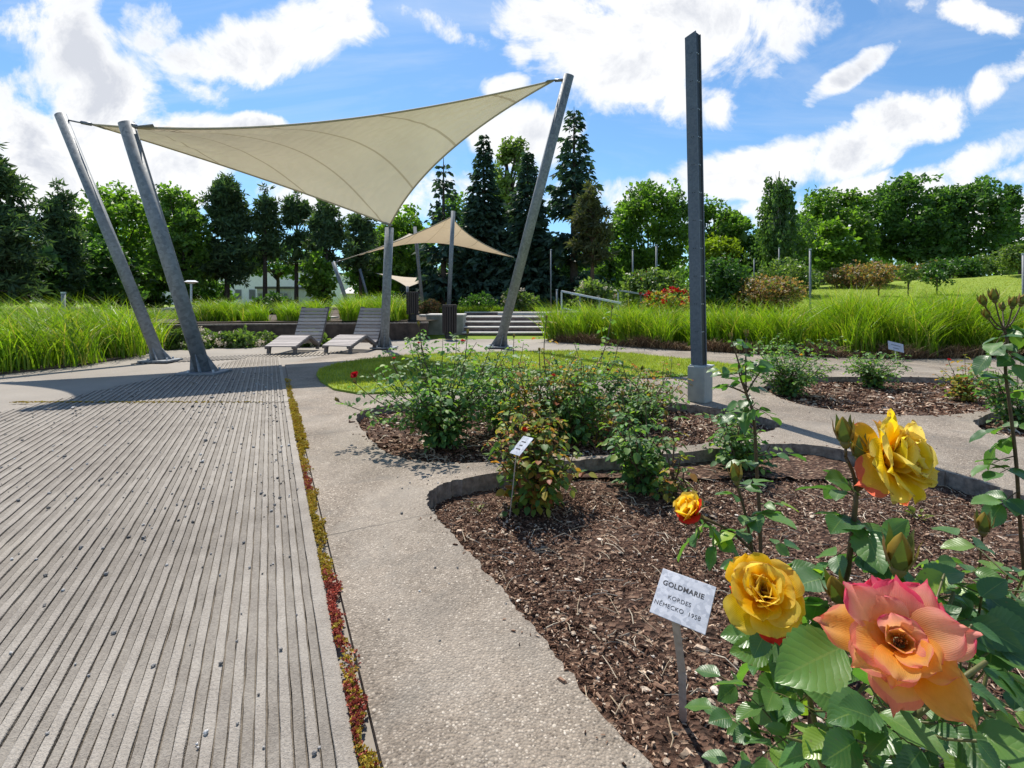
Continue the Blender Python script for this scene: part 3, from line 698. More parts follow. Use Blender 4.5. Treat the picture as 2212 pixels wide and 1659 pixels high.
# gravel crumbs lying on the ribs
grit = MB()
n = 4200
X = R.uniform(-4.3, 0.2, n); Y = R.uniform(0.9, 6.2, n) ** 1.0
u = (X - E0.x) * RN.x + (Y - E0.y) * RN.y
k = (u < -0.02) & (X > XL + .1) & (np.abs(X) < Y * 1.03)
cl = np.sin(X * 2.1 + Y * 1.3) + np.sin(Y * 2.7 - X) + R.normal(size=n) * .9
k &= (cl > 0.4) | (R.uniform(size=n) < .25)
X, Y, u = X[k], Y[k], u[k]; n = len(X)
vz = np.where((np.mod(-u, PER) > 0.029), -0.003, 0.001)
sz = 0.0078 * R.lognormal(0, 0.36, n) * (0.8 + 0.1 * Y)
pebbles(grit, np.stack([X, Y, vz + sz * .25], 1), np.stack([sz, sz * R.uniform(.8, 1.5, n), sz * .8], 1))
n = 500
X = R.uniform(-.6, 3, n); Y = R.uniform(0.9, 4.5, n); u = (X - E0.x) * RN.x + (Y - E0.y) * RN.y
k = (u > .07) & in_view(X, Y)
for b in beds: k &= ~inside(b, X, Y)
X, Y = X[k], Y[k]; n = len(X); sz = 0.0045 * R.lognormal(0, 0.45, n)
pebbles(grit, np.stack([X, Y, sz * .25], 1), np.stack([sz, sz * 1.2, sz * .8], 1))
tag(grit.build('gravel', M['grit']), 'loose grey gravel crumbs scattered over the ribbed path', None, kind='stuff')

# stonecrop and moss filling the joint beside the ribbed path
yel, red_ = MB(), MB()
def sedum(mb, X, Y, Z, s):
    n = len(X)
    for a in range(6):
        ang = R.uniform(0, 2 * PI, n); el = R.uniform(-.1, 1.1, n)
        D = np.stack([np.cos(ang) * np.cos(el), np.sin(ang) * np.cos(el), np.sin(el)], 1)
        fx, fy, fz = frames(D, rdir(n) + np.array([0, 0, .6]))
        mb.inst(CARD, np.stack([X, Y, Z], 1), fx, fy, fz, np.stack([s * 1.1, s, s], 1))
n = 5200
Yt = R.uniform(0.88, 5.9, n) ** 1.0; Yt = 0.88 + (Yt - .88) * R.uniform(.25, 1, n)
wd = np.where(Yt < 3, 0.033 + 0.012 * np.sin(Yt * 17) + .012 * np.sin(Yt * 41 + 1), 0.06)
off = 0.014 + R.beta(1.3, 1.6, n) * wd
PX = E0.x + RD.x * (Yt - E0.y) / RD.y + RN.x * off; PY = Yt + RN.y * off
gap = np.sin(Yt * 9.3) + np.sin(Yt * 23.0 + 1) * .6 + R.normal(size=n) * .3
keep = (gap > -1.15) & ((Yt < 4.6) | (R.uniform(size=n) < .5))
isred = ((np.sin(Yt * 5.2 + .4) + .6 * np.sin(Yt * 13.7) + R.normal(size=n) * .4 + np.where(Yt < 1.35, .45, 0)) > .5) & (Yt < 2.7)
zz = R.uniform(-0.008, 0.012, n) * np.where(Yt < 3, 1, .8)
for m_, s_ in ((yel, keep & ~isred), (red_, keep & isred)):
    sedum(m_, PX[s_], PY[s_], zz[s_], np.where(Yt[s_] < 3, R.uniform(.0045, .0085, s_.sum()), R.uniform(.009, .016, s_.sum())))
# weeds in the cross joint of the ribbed slab
n = 520; t = R.uniform(0, 1, n) ** .8
X = -2.2 - 2.2 * t + R.normal(size=n) * .02; Y = 4.42 + R.normal(size=n) * .012
k = ((X - E0.x) * RN.x + (Y - E0.y) * RN.y) < 0
sedum(yel, X[k], Y[k], np.full(k.sum(), -.004), R.uniform(.005, .014, k.sum()))
tag(yel.build('stonecrop', M['sedum_y']), 'yellow green stonecrop growing in the joint beside the ribbed path', None, kind='stuff')
tag(red_.build('stonecrop', M['sedum_r']), 'red stonecrop patches growing in the joint beside the ribbed path', None, kind='stuff')

# blades
def blades(mb, X, Y, Z, h, w, bend=0.4, lean=0.25, segs=4, wind=(0, 0)):
    n = len(X)
    a = R.uniform(0, 2 * PI, n); L = np.stack([np.cos(a), np.sin(a)], 1) * (np.abs(R.normal(size=n)) * lean)[:, None] + np.array(wind)
    b2 = R.uniform(0.3, 1.0, n) * bend
    fa = R.uniform(0, PI, n); side = np.stack([np.cos(fa), np.sin(fa)], 1)
    rows = []
    for i in range(segs + 1):
        t = i / segs
        off = L * (t * h)[:, None] * 0.6 + L / np.maximum(np.linalg.norm(L, axis=1, keepdims=True), 1e-6) * (b2 * h * t ** 2.4)[:, None]
        z = Z + h * (t - 0.45 * b2 * t ** 3)
        ww = w * (1 - t ** 1.5) * 0.5 + 1e-4
        c = np.stack([X + off[:, 0], Y + off[:, 1], z], 1)
        sd = np.concatenate([side * ww[:, None], np.zeros((n, 1))], 1)
        rows += [c - sd, c + sd]
    V = np.stack(rows, 1).reshape(-1, 3); k = 2 * (segs + 1)
    q = np.array([[2 * i, 2 * i + 1, 2 * i + 3, 2 * i + 2] for i in range(segs)])
    mb.add(V, (q[None] + (np.arange(n) * k)[:, None, None]).reshape(-1, 4))

# lawn beside the rose beds
lawn = smooth_loop([G(*p) for p in [(680, 818), (692, 795), (800, 776), (900, 768), (1050, 764), (1200, 759), (1330, 762), (1480, 778), (1580, 789), (1650, 801), (1600, 806), (1560, 812), (1480, 813), (1300, 822), (1240, 826), (1030, 845), (880, 850), (737, 853)]], 1)
sheet('lawn', lawn, [], 0.02, M['hill'], edge=0.03)
mb = MB(); xs = [v.x for v in lawn]; ys = [v.y for v in lawn]
n = 60000; X = R.uniform(min(xs), max(xs), n); Y = R.uniform(min(ys), max(ys), n); k = inside(lawn, X, Y); X, Y = X[k], Y[k]
blades(mb, X, Y, np.full(len(X), .018), R.uniform(.02, .05, len(X)), np.full(len(X), .006), .5, .5, 2)
tag(mb.build('lawn_grass', M['lawn_blade']), 'short mown grass of the small lawn behind the rose beds', None, kind='stuff')

def tall_bed(name, label, loop, zf, n, h0, h1, wid=0.011, clump=0.45, wind=(-.05, -.05), soil=True, tuft=140):
    xs = [v.x for v in loop]; ys = [v.y for v in loop]
    area = 0
    if soil: sheet('soil_bed', poly(loop), [], zf + .006, M['soil'], edge=.1)
    mb = MB(); nc = max(6, n // tuft); cX = R.uniform(min(xs), max(xs), nc * 3); cY = R.uniform(min(ys), max(ys), nc * 3)
    k = inside(loop, cX, cY); cX, cY = cX[k], cY[k]; nc = len(cX)
    per = R.uniform(.62, 1.2, nc)
    i = R.integers(0, nc, n)
    a = R.uniform(0, 2 * PI, n); r = clump * R.uniform(0, 1, n) ** .7 * .5
    X = cX[i] + np.cos(a) * r; Y = cY[i] + np.sin(a) * r
    h = R.uniform(h0, h1, n) * per[i]
    blades(mb, X, Y, np.full(n, zf), h, np.full(n, wid) * R.uniform(.7, 1.3, n), .75, .32, 5, wind)
    return tag(mb.build(name, M['grass']), label, None, kind='stuff')
left_bed = [Vector(p) for p in [(-6.35, 6.0, 0), (-6.0, 6.9, 0), (-6.05, 7.7, 0), (-6.3, 8.9, 0), (-7.0, 10.0, 0), (-14, 10.6, 0), (-14, 6.6, 0), (-7.3, 6.2, 0)]]
tall_bed('ornamental_grass', 'tall bright green ornamental grass in the bed left of the plaza', left_bed, 0.0, 24000, .6, 1.1, .018, .55)
rb_front = [G(1185, 737), G(1330, 746), G(1490, 757), G(1600, 764), G(1780, 772), G(1960, 776), G(2212, 772)]
right_bed = rb_front + [Vector((13, 8.9, 0)), Vector((13, 10.2, 0)), Vector((8.5, 9.8, 0)), Vector((4.4, 10.6, 0)), Vector((1.3, 12.6, 0))]
rb_in = [p + Vector((.05, .3, 0)) for p in rb_front] + right_bed[len(rb_front):]
sheet('soil_bed', poly(right_bed), [], 0.0, M['soil'], edge=.1)
tall_bed('ornamental_grass', 'tall bright green ornamental grass behind the steel column and rose beds', rb_in, 0.02, 30000, .5, 1.0, .017, .5, soil=False)
mb = MB(); n = 60000; X = R.uniform(3, 26, n); Y = 10.8 + R.uniform(0, 1, n) ** 1.4 * 15; k = (X > 3) & (X < Y * 1.05); X, Y = X[k], Y[k]
blades(mb, X, Y, np.array([terr(x, y) for x, y in zip(X, Y)]) - .01, R.uniform(.03, .09, len(X)), np.full(len(X), .02), .6, .5, 2)
tag(mb.build('hill_grass', M['lawn_blade']), 'mown grass covering the rising lawn on the right', None, kind='stuff')
hump = [G(1800, 768), G(2120, 768), Vector((9.6, 9.6, 0)), Vector((6.6, 9.4, 0))]
tall_bed('ornamental_grass', 'tallest clump of ornamental grass behind the small far plate', [p + Vector((0, .35, 0)) for p in hump], 0.02, 7000, .85, 1.25, .019, .6, soil=False)
# brown thatch at the foot of that grass
mb = MB(); X, Y, Hh = [], [], []
for a, b in zip(rb_front[:-1], rb_front[1:]):
    m_ = int((b - a).length * 900)
    t = R.uniform(0, 1, m_); X.append(a.x + (b.x - a.x) * t); Y.append(a.y + (b.y - a.y) * t + R.uniform(0.02, .4, m_))
    x_ = X[-1]; Hh.append(R.uniform(.12, .3, m_) * (0.75 + 0.35 * np.sin(x_ * 5.5) + .2 * np.sin(x_ * 13)))
X, Y, Hh = map(np.concatenate, (X, Y, Hh)); n = len(X)
blades(mb, X, Y, np.zeros(n), Hh, np.full(n, .016), .9, .9, 3, (0, -.25))
tag(mb.build('dry_grass', M['straw']), 'brown dead thatch along the foot of the tall grass', None, kind='stuff')

# ------------------------------------------------------------------ shade sails
def mast(parent, base, top, r, cap=True, plate=True):
    base = Vector(base); top = Vector(top)
    mb = MB(); mb.tube([base, top], r, 20, True); pole = mb.build('mast', M['galv'], parent, True)
    for p in pole.data.polygons:
        if len(p.vertices) == 3: p.use_smooth = False
    if plate:
        b = MB(); b.box(base + Vector((0.0, 0, 0.012)), (r * 5.6, r * 4.4, .024)); b.build('base_plate', M['galv'], parent)
        d = (top - base).normalized()
        for k in range(4):
            a = k * PI / 2 + .2; e = Vector((math.cos(a), math.sin(a), 0))
            gm = MB(); o = e.cross(Vector((0, 0, 1))) * .007
            A, B, C = base + e * r * .8 + Vector((0, 0, .024)), base + e * r * 1.85 + Vector((0, 0, .024)), base + e * r * 1.85 + Vector((0, 0, .04))
            D = base + d * r * 3.3 + e * r * .85
            V = [x + s * o for s in (-1, 1) for x in (A, B, C, D)]
            gm.add(V, [(0, 3, 2, 1), (4, 5, 6, 7), (0, 1, 5, 4), (1, 2, 6, 5), (2, 3, 7, 6)])
            gm.build('gusset', M['galv'], parent)
            bm_ = MB(); q = base + Vector((math.cos(a + PI / 4) * r * 2.3, math.sin(a + PI / 4) * r * 1.9, .024)); bm_.tube([q, q + Vector((0, 0, .03))], .014, 6)
            bm_.build('bolt', M['galv_light'], parent)
    return pole
def qb(a, b, sag, ctr):
    m = (a + b) / 2; m = m + (ctr - m) * sag * 2
    return lambda t: a * (1 - t) ** 2 + m * 2 * t * (1 - t) + b * t * t
def sail(parent, c, sags, mat, N=60, name='canopy', fold=1.0):
    """a doubly curved membrane between four corners c[0..3] (in order round the edge)"""
    ctr = (c[0] + c[1] + c[2] + c[3]) / 4
    e0, e1, e2, e3 = (qb(c[i], c[(i + 1) % 4], sags[i], ctr) for i in range(4))    # c0c1 bottom, c1c2 right, c2c3 top, c3c0 left
    V = []; U = []
    for j in range(N + 1):
        t = j / N
        for i in range(N + 1):
            s = i / N
            lin = c[0] * (1 - s) * (1 - t) + c[1] * s * (1 - t) + c[2] * s * t + c[3] * (1 - s) * t
            p = e0(s) * (1 - t) + e2(1 - s) * t + e3(1 - t) * (1 - s) + e1(t) * s - lin
            for cs, ct, kk in ((0, 0, 1.0), (1, 0, .35), (1, 1, .35), (0, 1, .5)):
                du, dv_ = abs(s - cs), abs(t - ct); rr = math.hypot(du, dv_); aa = math.atan2(dv_, du + 1e-6)
                p = p + Vector((0, 0, .045 * kk * fold * math.sin(aa * 17 + 3 * rr) * math.exp(-(rr / .34) ** 2) * min(1, rr / .05) * math.sin(min(1, aa / (PI / 2)) * PI)))
            V.append(p); U.append((s, t))
    U = np.array(U)
    Q = np.array([(j * (N + 1) + i, j * (N + 1) + i + 1, (j + 1) * (N + 1) + i + 1, (j + 1) * (N + 1) + i) for j in range(N) for i in range(N)])
    mb = MB(); mb.add([tuple(v) for v in V], Q, uq=U[Q]); o = mb.build(name, mat, parent, True)
    hm = MB()
    for e in (e0, e1, e2, e3): hm.tube([e(k / 28) for k in range(29)], .016, 6)
    hm.build('hem', M['hem'], o, True)
    return o
def cable(parent, a, b, r=.012):
    mb = MB(); a = Vector(a); b = Vector(b); mb.tube([a, (a + b) / 2 - Vector((0, 0, (b - a).length * .012)), b], r, 6); mb.tube([b + (a - b).normalized() * .02, b + (a - b).normalized() * .18], r * 2.2, 6)
    return mb.build('cable', M['cable'], parent, True)

nb = G(441, 806)
t1 = thing('shade_sail', 'large cream shade sail on four leaning steel masts over the plaza', 'shade sail', nb)
C1, C2, C3, C4 = P(298, 275, 5.93), P(200, 269, 7.75), P(843, 486, 9.25), P(1196, 174, 8.6)
T1 = P(273, 266, 5.96); B2 = G(347, 780); T2 = P(131, 249, 7.75); B3 = G(830, 752); T3 = P(841, 492, B3.y); B4 = G(1078, 750); T4 = P(1229, 162, 8.6)
for b, t, r in ((nb, T1, .086), (B2, T2, .078), (B3, T3, .08), (B4, T4, .09)): mast(t1, b, t, r)
cp = sail(t1, [C1, C4, C3, C2], [.42, .16, .06, .16], M['sail'])
for a, b in ((T1 + (C1 - T1) * .3, C1), (T2 + Vector((0, 0, -.05)), C2), (T3, C3), (T4 + Vector((0, 0, -.08)), C4)):
    cable(t1, a, b)
for c, o in ((C1, C4), (C2, C3), (C3, C1), (C4, C1)):
    m = MB(); d = (o - c).normalized(); m.bar(c - d * .02, c + d * .16, .09, .012); m.build('corner_plate', M['galv'], t1)

tz = .45
s2b = G(972, 668, tz - .0)
A2, L2, R2, B2_ = P(977, 468, 16.5), P(736, 563, 18.5), P(1110, 556, 18.0), P(884, 505, 21.0)
t2 = thing('shade_sail', 'tan shade sail with a pointed peak further back behind the litter bins', 'shade sail', Vector((A2.x, 16.4, tz)))
mast(t2, (A2.x - .1, 16.3, tz), P(979, 456, 16.3), .068); mast(t2, (P(757, 660, 18.6).x, 18.6, tz), P(720, 566, 18.6), .07)
mast(t2, (P(914, 690, 21).x, 21, tz), P(896, 490, 21), .07); mast(t2, (P(1100, 660, 18).x, 18, tz), P(1128, 552, 18), .07)
sail(t2, [A2, R2, B2_, L2], [.16, .14, .14, .16], M['sail2'], 24)
cable(t2, P(720, 568, 18.6), L2)
A3, F3, R3, K3 = P(812, 590, 29), P(880, 621, 27), P(994, 584, 29), P(915, 606, 32)
t3 = thing('shade_sail', 'smallest and most distant shade sail, low and half lit white', 'shade sail', Vector((F3.x, 27, tz)))
sail(t3, [A3, F3, R3, K3], [.12] * 4, M['sail2'], 16)
for x0, x1, y1, Y in ((801, 777, 581, 29), (977, 1000, 578, 29), (881, 880, 618, 27), (905, 915, 603, 32)):
    mast(t3, (P(x0, 650, Y).x, Y, tz), P(x1, y1, Y), .075)

# ------------------------------------------------------------------ tall steel column on its plinth
cb = G(1514, 868)
tc_ = thing('steel_column', 'tall slim grey steel column with drilled holes on a pale plinth', 'column', cb)
rot = np.array(Matrix.Rotation(rad(-46), 3, 'Z'))
def lr(v): return cb + Vector(rot @ np.array(v))
pw = .165
mb = MB(); mb.box(cb + Vector((0, .02, .157)), (pw * .96, .16, .314), rot); o = mb.build('plinth', M['pedestal'], tc_)
md = o.modifiers.new('bevel', 'BEVEL'); md.width = .006; md.segments = 2
mb = MB(); mb.box(lr((0.0, 0.02, .32)), (pw * .98, .15, .012), rot); mb.build('base_plate', M['galv_light'], tc_)
z0, z1 = .326, H + (HY - 78) / F * cb.y
lean = Vector((-.055, 0, 0))
mb = MB()
def prism(mb, pts, za, zb, slant=0):
    n = len(pts); V = []
    for z in (za, zb):
        for (x, y) in pts:
            q = lr((x, y, z)) + lean * ((z - za) / (zb - za))
            if z == zb: q.z += slant * (x + .05)
            V.append(q)
    mb.add(V, [(i, (i + 1) % n, n + (i + 1) % n, n + i) for i in range(n)] + ([(0, 3, 2, 1), (n, n + 1, n + 2, n + 3)]))
prism(mb, [(-.07, -.045), (.03, -.045), (.03, -.033), (-.07, -.033)], z0, z1, .28)     # front flange
prism(mb, [(-.07, .045), (.03, .045), (.03, .057), (-.07, .057)], z0, z1, .28)      # rear flange
mb.build('flange', M['grey_steel'], tc_)
mb = MB(); prism(mb, [(-.03, -.0328), (-.02, -.0328), (-.02, .0448), (-.03, .0448)], z0, z1 + .004, .28)
prism(mb, [(.016, -.0328), (.021, -.0328), (.021, .0448), (.016, .0448)], z0, z1 + .002, .28)
mb.build('web', M['dark_steel'], tc_)
mb = MB(); mb2 = MB()
for i in range(11):
    z = .62 + i * .245
    for dx in (-.012, .006):
        q = lr((dx - .012, -.0455, z)) + lean * ((z - z0) / (z1 - z0)); ax = Vector(rot @ np.array((0, 1, 0)))
        mb.tube([q - ax * .0015, q + ax * .004], .0042, 10)
    for dy in (-.018, .012):
        q = lr((.0215, dy, z)) + lean * ((z - z0) / (z1 - z0)); ax = Vector(rot @ np.array((1, 0, 0)))
        mb2.tube([q - ax * .001, q + ax * .006], .0055, 8)
mb.build('bolt_hole', M['dark_steel'], tc_); mb2.build('stud', M['galv_light'], tc_)

# ------------------------------------------------------------------ sun loungers
def lounger(label, foot, ang, W_=.52):
    t = thing('sun_lounger', label, 'sun lounger', foot, 'slatted sun loungers under the sail')
    ax = Vector((math.sin(ang), math.cos(ang), 0)); sd = Vector((ax.y, -ax.x, 0))
    prof = [(0, .12), (.06, .135), (.34, .215), (.50, .262), (.56, .262), (.62, .235), (.86, .115), (.92, .11), (.98, .15), (1.12, .40), (1.26, .66), (1.32, .78)]
    pt = lambda s, z, x=0: foot + ax * s + sd * x + Vector((0, 0, z))
    for sgn in (-1, 1):
        mb = MB()
        for (a, b) in zip(prof[:-1], prof[1:]):
            mb.bar(pt(a[0], a[1] - .02, sgn * (W_ / 2 - .03)), pt(b[0], b[1] - .02, sgn * (W_ / 2 - .03)), .04, .075, sd)
        mb.build('side_rail', M['wood_dark'], t)
        for s, h in ((.05, .115), (.90, .1)):
            lg = MB(); lg.bar(pt(s, 0, sgn * (W_ / 2 - .035)), pt(s + .02, h, sgn * (W_ / 2 - .035)), .05, .05, sd); lg.build('leg', M['wood_dark'], t)
    L = [0]
    for a, b in zip(prof[:-1], prof[1:]): L.append(L[-1] + math.hypot(b[0] - a[0], b[1] - a[1]))
    def at(l):
        for i in range(len(L) - 1):
            if l <= L[i + 1]:
                f = (l - L[i]) / (L[i + 1] - L[i]); return (prof[i][0] + f * (prof[i + 1][0] - prof[i][0]), prof[i][1] + f * (prof[i + 1][1] - prof[i][1]))
        return prof[-1]
    n = int(L[-1] / .072); st, bk = MB(), MB()
    for i in range(n):
        a, b = at(i * .072 + .003), at(i * .072 + .059)
        m_ = bk if a[0] > .93 else st
        c = (pt(*a) + pt(*b)) / 2; d = (pt(*b) - pt(*a)).normalized(); nn = sd.cross(d)
        m_.box(c + nn * .006 * (1 if nn.z > 0 else -1), (W_, .054, .02), np.array([sd, d, nn]).T)
    st.build('seat', M['wood'], t); bk.build('backrest', M['wood'], t)
    return t
l1 = (G(566, 767) + G(632, 766)) / 2; l2 = (G(687, 766) + G(756, 764)) / 2
lounger('grey slatted wooden sun lounger on the left, beside the low rose shrubs', l1 + Vector((0, .1, 0)), rad(3))
lounger('grey slatted wooden sun lounger on the right, beside the upright steel mast', l2 + Vector((0, .1, 0)), rad(12))

# ------------------------------------------------------------------ terrace wall, steps, kerbs
WZ = tz
def wall_thing(name, label, cat, pts, z0, z1, th, mat, capmat=None, cap=.03):
    t = thing(name, label, cat, Vector((*pts[0], z0))); mb = MB(); mc = MB()
    for a, b in zip(pts[:-1], pts[1:]):
        a = Vector((*a, 0)); b = Vector((*b, 0)); d = (b - a).normalized(); nrm = Vector((-d.y, d.x, 0))
        m_ = (a + b) / 2 + nrm * th / 2
        rm = np.array([d, nrm, Vector((0, 0, 1))]).T
        mb.box(m_ + Vector((0, 0, (z0 + z1 - cap) / 2)), ((b - a).length, th, z1 - z0 - cap), rm)
        if capmat: mc.box(m_ + Vector((0, 0, z1 - cap / 2)), ((b - a).length + .02, th + .02, cap), rm)
    mb.build('wall_body', mat, t)
    if capmat: mc.build('coping', capmat, t)
    return t
w0, w1 = G(425, 741), G(925, 732)
wall_thing('retaining_wall', 'low dark stained retaining wall behind the sun loungers', 'wall', [(w0.x - .6, w0.y - .1), (w1.x, w1.y)], -.05, WZ - .06, .2, M['wall'], M['lip'], .03)
terr_loop = [Vector((-14, 11.0, 0)), Vector((w0.x - .6, w0.y + .08, 0)), Vector((w1.x, w1.y + .18, 0)), Vector((-1.2, 13.6, 0)), Vector((2.2, 13.6, 0)), Vector((3.0, 14.6, 0)), Vector((3.0, 34, 0)), Vector((-30, 34, 0)), Vector((-30, 13, 0))]
sheet('terrace', terr_loop, [], WZ - .03, M['soil'])
k0 = G(922, 729); k1 = G(998, 727)
tq = thing('step_wall', 'pale grey concrete cheek block at the left of the steps', 'wall', k0)
mb = MB(); d = Vector((1, .12, 0)).normalized(); mb.box((k0 + k1) / 2 + Vector((0, .4, .26)), ((k1 - k0).length + .02, .8, .52)); o = mb.build('concrete_block', M['cheek'], tq)
mb = MB(); mb.box((k0 + k1) / 2 + Vector((0, .4, .535)), ((k1 - k0).length + .05, .83, .03)); mb.build('coping', M['slab'], tq)
ts = thing('steps', 'short flight of concrete steps with dark risers beside the litter bin', 'steps', Vector((0, 12.4, 0)))
sy = 12.1; xs0, xs1 = k1.x + .03, 1.05
for i in range(4):
    ya = sy + i * .33
    m1 = MB(); m1.box(((xs0 + xs1) / 2, ya + .02 + .25, i * .118 + .045), (xs1 - xs0, .5, .09)); r_ = m1.build('riser', M['riser'], ts)
    m2 = MB(); m2.box(((xs0 + xs1) / 2, ya + .25, i * .118 + .104), (xs1 - xs0 + .02, .54, .028)); m2.build('tread', M['slab'], ts)
for lab, x0, x1, y, Y, m_ in (('pale concrete kerb slab on the terrace left of the first lounger back', 478, 548, 691, 12.6, 'slab'), ('pale concrete kerb slab on the terrace between the two lounger backs', 668, 720, 687, 13.0, 'slab'),
                          ('long pale kerb slab on the terrace above the steps', 1075, 1188, 676, 15.5, 'slab'), ('pale kerb slab on the terrace beside the upper litter bin', 905, 960, 681, 14.0, 'slab')):
    a, b = P(x0, y, Y), P(x1, y, Y); t = thing('kerb_slab', lab, 'kerb', Vector((a.x, Y, WZ)))
    mb = MB(); mb.box((a.x / 2 + b.x / 2, Y + .2, max(WZ - .02, (a.z + WZ) / 2)), (b.x - a.x, .4, max(.05, a.z - WZ + .03))); mb.build('slab', M[m_], t)
wall_thing('kerb_wall', 'long low dark wall with pale coping across the terrace behind the steps', 'wall', [(-1.5, 15.9), (2.3, 15.9)], WZ - .05, WZ + .07, .25, M['riser'], M['slab'], .025)

# ------------------------------------------------------------------ litter bins
def bin_(label, base, h, r):
    t = thing('litter_bin', label, 'litter bin', base); mb = MB()
    n = 18; body = MB()
    body.tube([base + Vector((0, 0, .16)), base + Vector((0, 0, h - .02))], r * .9, 18)
    body.build('liner', M['dark_steel'], t)
    for k in range(n):
        a = 2 * PI * k / n; e = Vector((math.cos(a), math.sin(a), 0)); q = base + e * r
        mb.bar(q + Vector((0, 0, .14)), q + e * r * .06 + Vector((0, 0, h)), 2 * PI * r / n * .74, .022, e.cross(Vector((0, 0, 1))))
    mb.build('slat_cladding', M['bin_wood'], t)
    b = MB(); b.tube([base, base + Vector((0, 0, .15))], r * .78, 18); b.build('foot', M['dark_steel'], t)
    rm = MB()
    rm.tube([base + Vector((math.cos(a) * r * 1.02, math.sin(a) * r * 1.02, h + .004)) for a in [2 * PI * k / 24 for k in range(25)]], .012, 6, False); rm.build('rim', M['bin_wood'], t)
bin_('round litter bin of dark wooden slats in front of the concrete block', G(971, 732), .78, .145)
bin_('round litter bin of dark wooden slats on the terrace above the wall', Vector((P(891, 660, 11.9).x, 11.9, WZ - .03)), .66, .125)

# ------------------------------------------------------------------ railings, posts and lamp
def railing(label, a, b, hz, n, Y0, Y1, low=True):
    t = thing('railing', label, 'railing', Vector((a.x, a.y, a.z - hz)))
    mb = MB(); mb.bar(a, b, .05, .05); mb.build('handrail', M['galv_light'], t)
    for k in range(n):
        f = k / (n - 1); p = a + (b - a) * f; m_ = MB(); m_.bar(p - Vector((0, 0, hz)), p - Vector((0, 0, .025)), .045, .045); m_.build('post', M['galv_light'] if k == 0 else M['galv'], t)
    if low:
        mb = MB(); mb.bar(a - Vector((0, 0, hz * .8)) + (b - a) * .03, b - Vector((0, 0, hz * .8)), .03, .03); mb.build('lower_rail', M['galv_light'], t)
railing('sloping grey metal handrail nearest the top of the steps', P(1213, 629, 14.5), P(1341, 655, 13.0), .6, 4, 0, 0)
railing('sloping grey metal handrail behind the steel column among red flowers', P(1335, 627, 16.5), P(1492, 651, 15.0), .7, 4, 0, 0, False)
railing('pale railing far left between the leaning masts', P(350, 668, 13.5), P(448, 660, 16.0), .45, 6, 0, 0)
def post(label, x, ytop, ybot, Y, wd=.05, name='post', group='slender posts around the roses'):
    a, b = P(x, ybot, Y), P(x, ytop, Y); a.z = min(a.z, terr(a.x, Y)); t = thing(name, label, 'post', a)
    mb = MB(); mb.tube([a, b], wd / 2, 8); mb.build('shaft', M['galv'], t, True)
    mc = MB(); mc.tube([b, b + Vector((0, 0, .03))], wd * .62, 8); mc.build('cap', M['galv_light'], t)
for lab, x, y0, y1, Y, wd in (('slender grey post just left of the handrail end', 1203, 627, 690, 14.6, .05), ('slender grey post left of the steel column, lower one', 1367, 540, 640, 19, .06), ('tall slender grey post behind the second handrail', 1418, 530, 652, 18, .07),
                       ('slender grey post behind the rose hedge and left of birch', 1629, 560, 640, 24, .06), ('slender grey post standing in front of the weeping birch', 1683, 536, 640, 25, .07), ('isolated slender post rising from the tall grass below the birch', 1750, 540, 662, 11.6, .05),
                       ('thin post in front of the dark spruces behind the steps', 1190, 540, 665, 19, .05), ('short post on hill crest below the wide round tree', 1886, 560, 600, 28, .07), ('dark thick post cut off by the right picture edge', 2211, 550, 650, 11.2, .06),
                       ('short grey marker post above the tall grass far left', 137, 634, 690, 9.6, .07)):
    post(lab, x, y0, y1, Y, wd)
lp = P(413, 690, 17); tl = thing('street_lamp', 'small white street lamp between trees left of the plaza', 'street lamp', lp)
mb = MB(); mb.tube([lp, P(413, 612, 17)], .035, 8); mb.build('pole', M['galv_light'], tl)
mb = MB(); q = P(413, 609, 17); mb.tube([q - Vector((0, 0, .06)), q, q + Vector((0, 0, .05))], [.08, .22, .12], 14); mb.build('lamp_head', M['white'], tl)

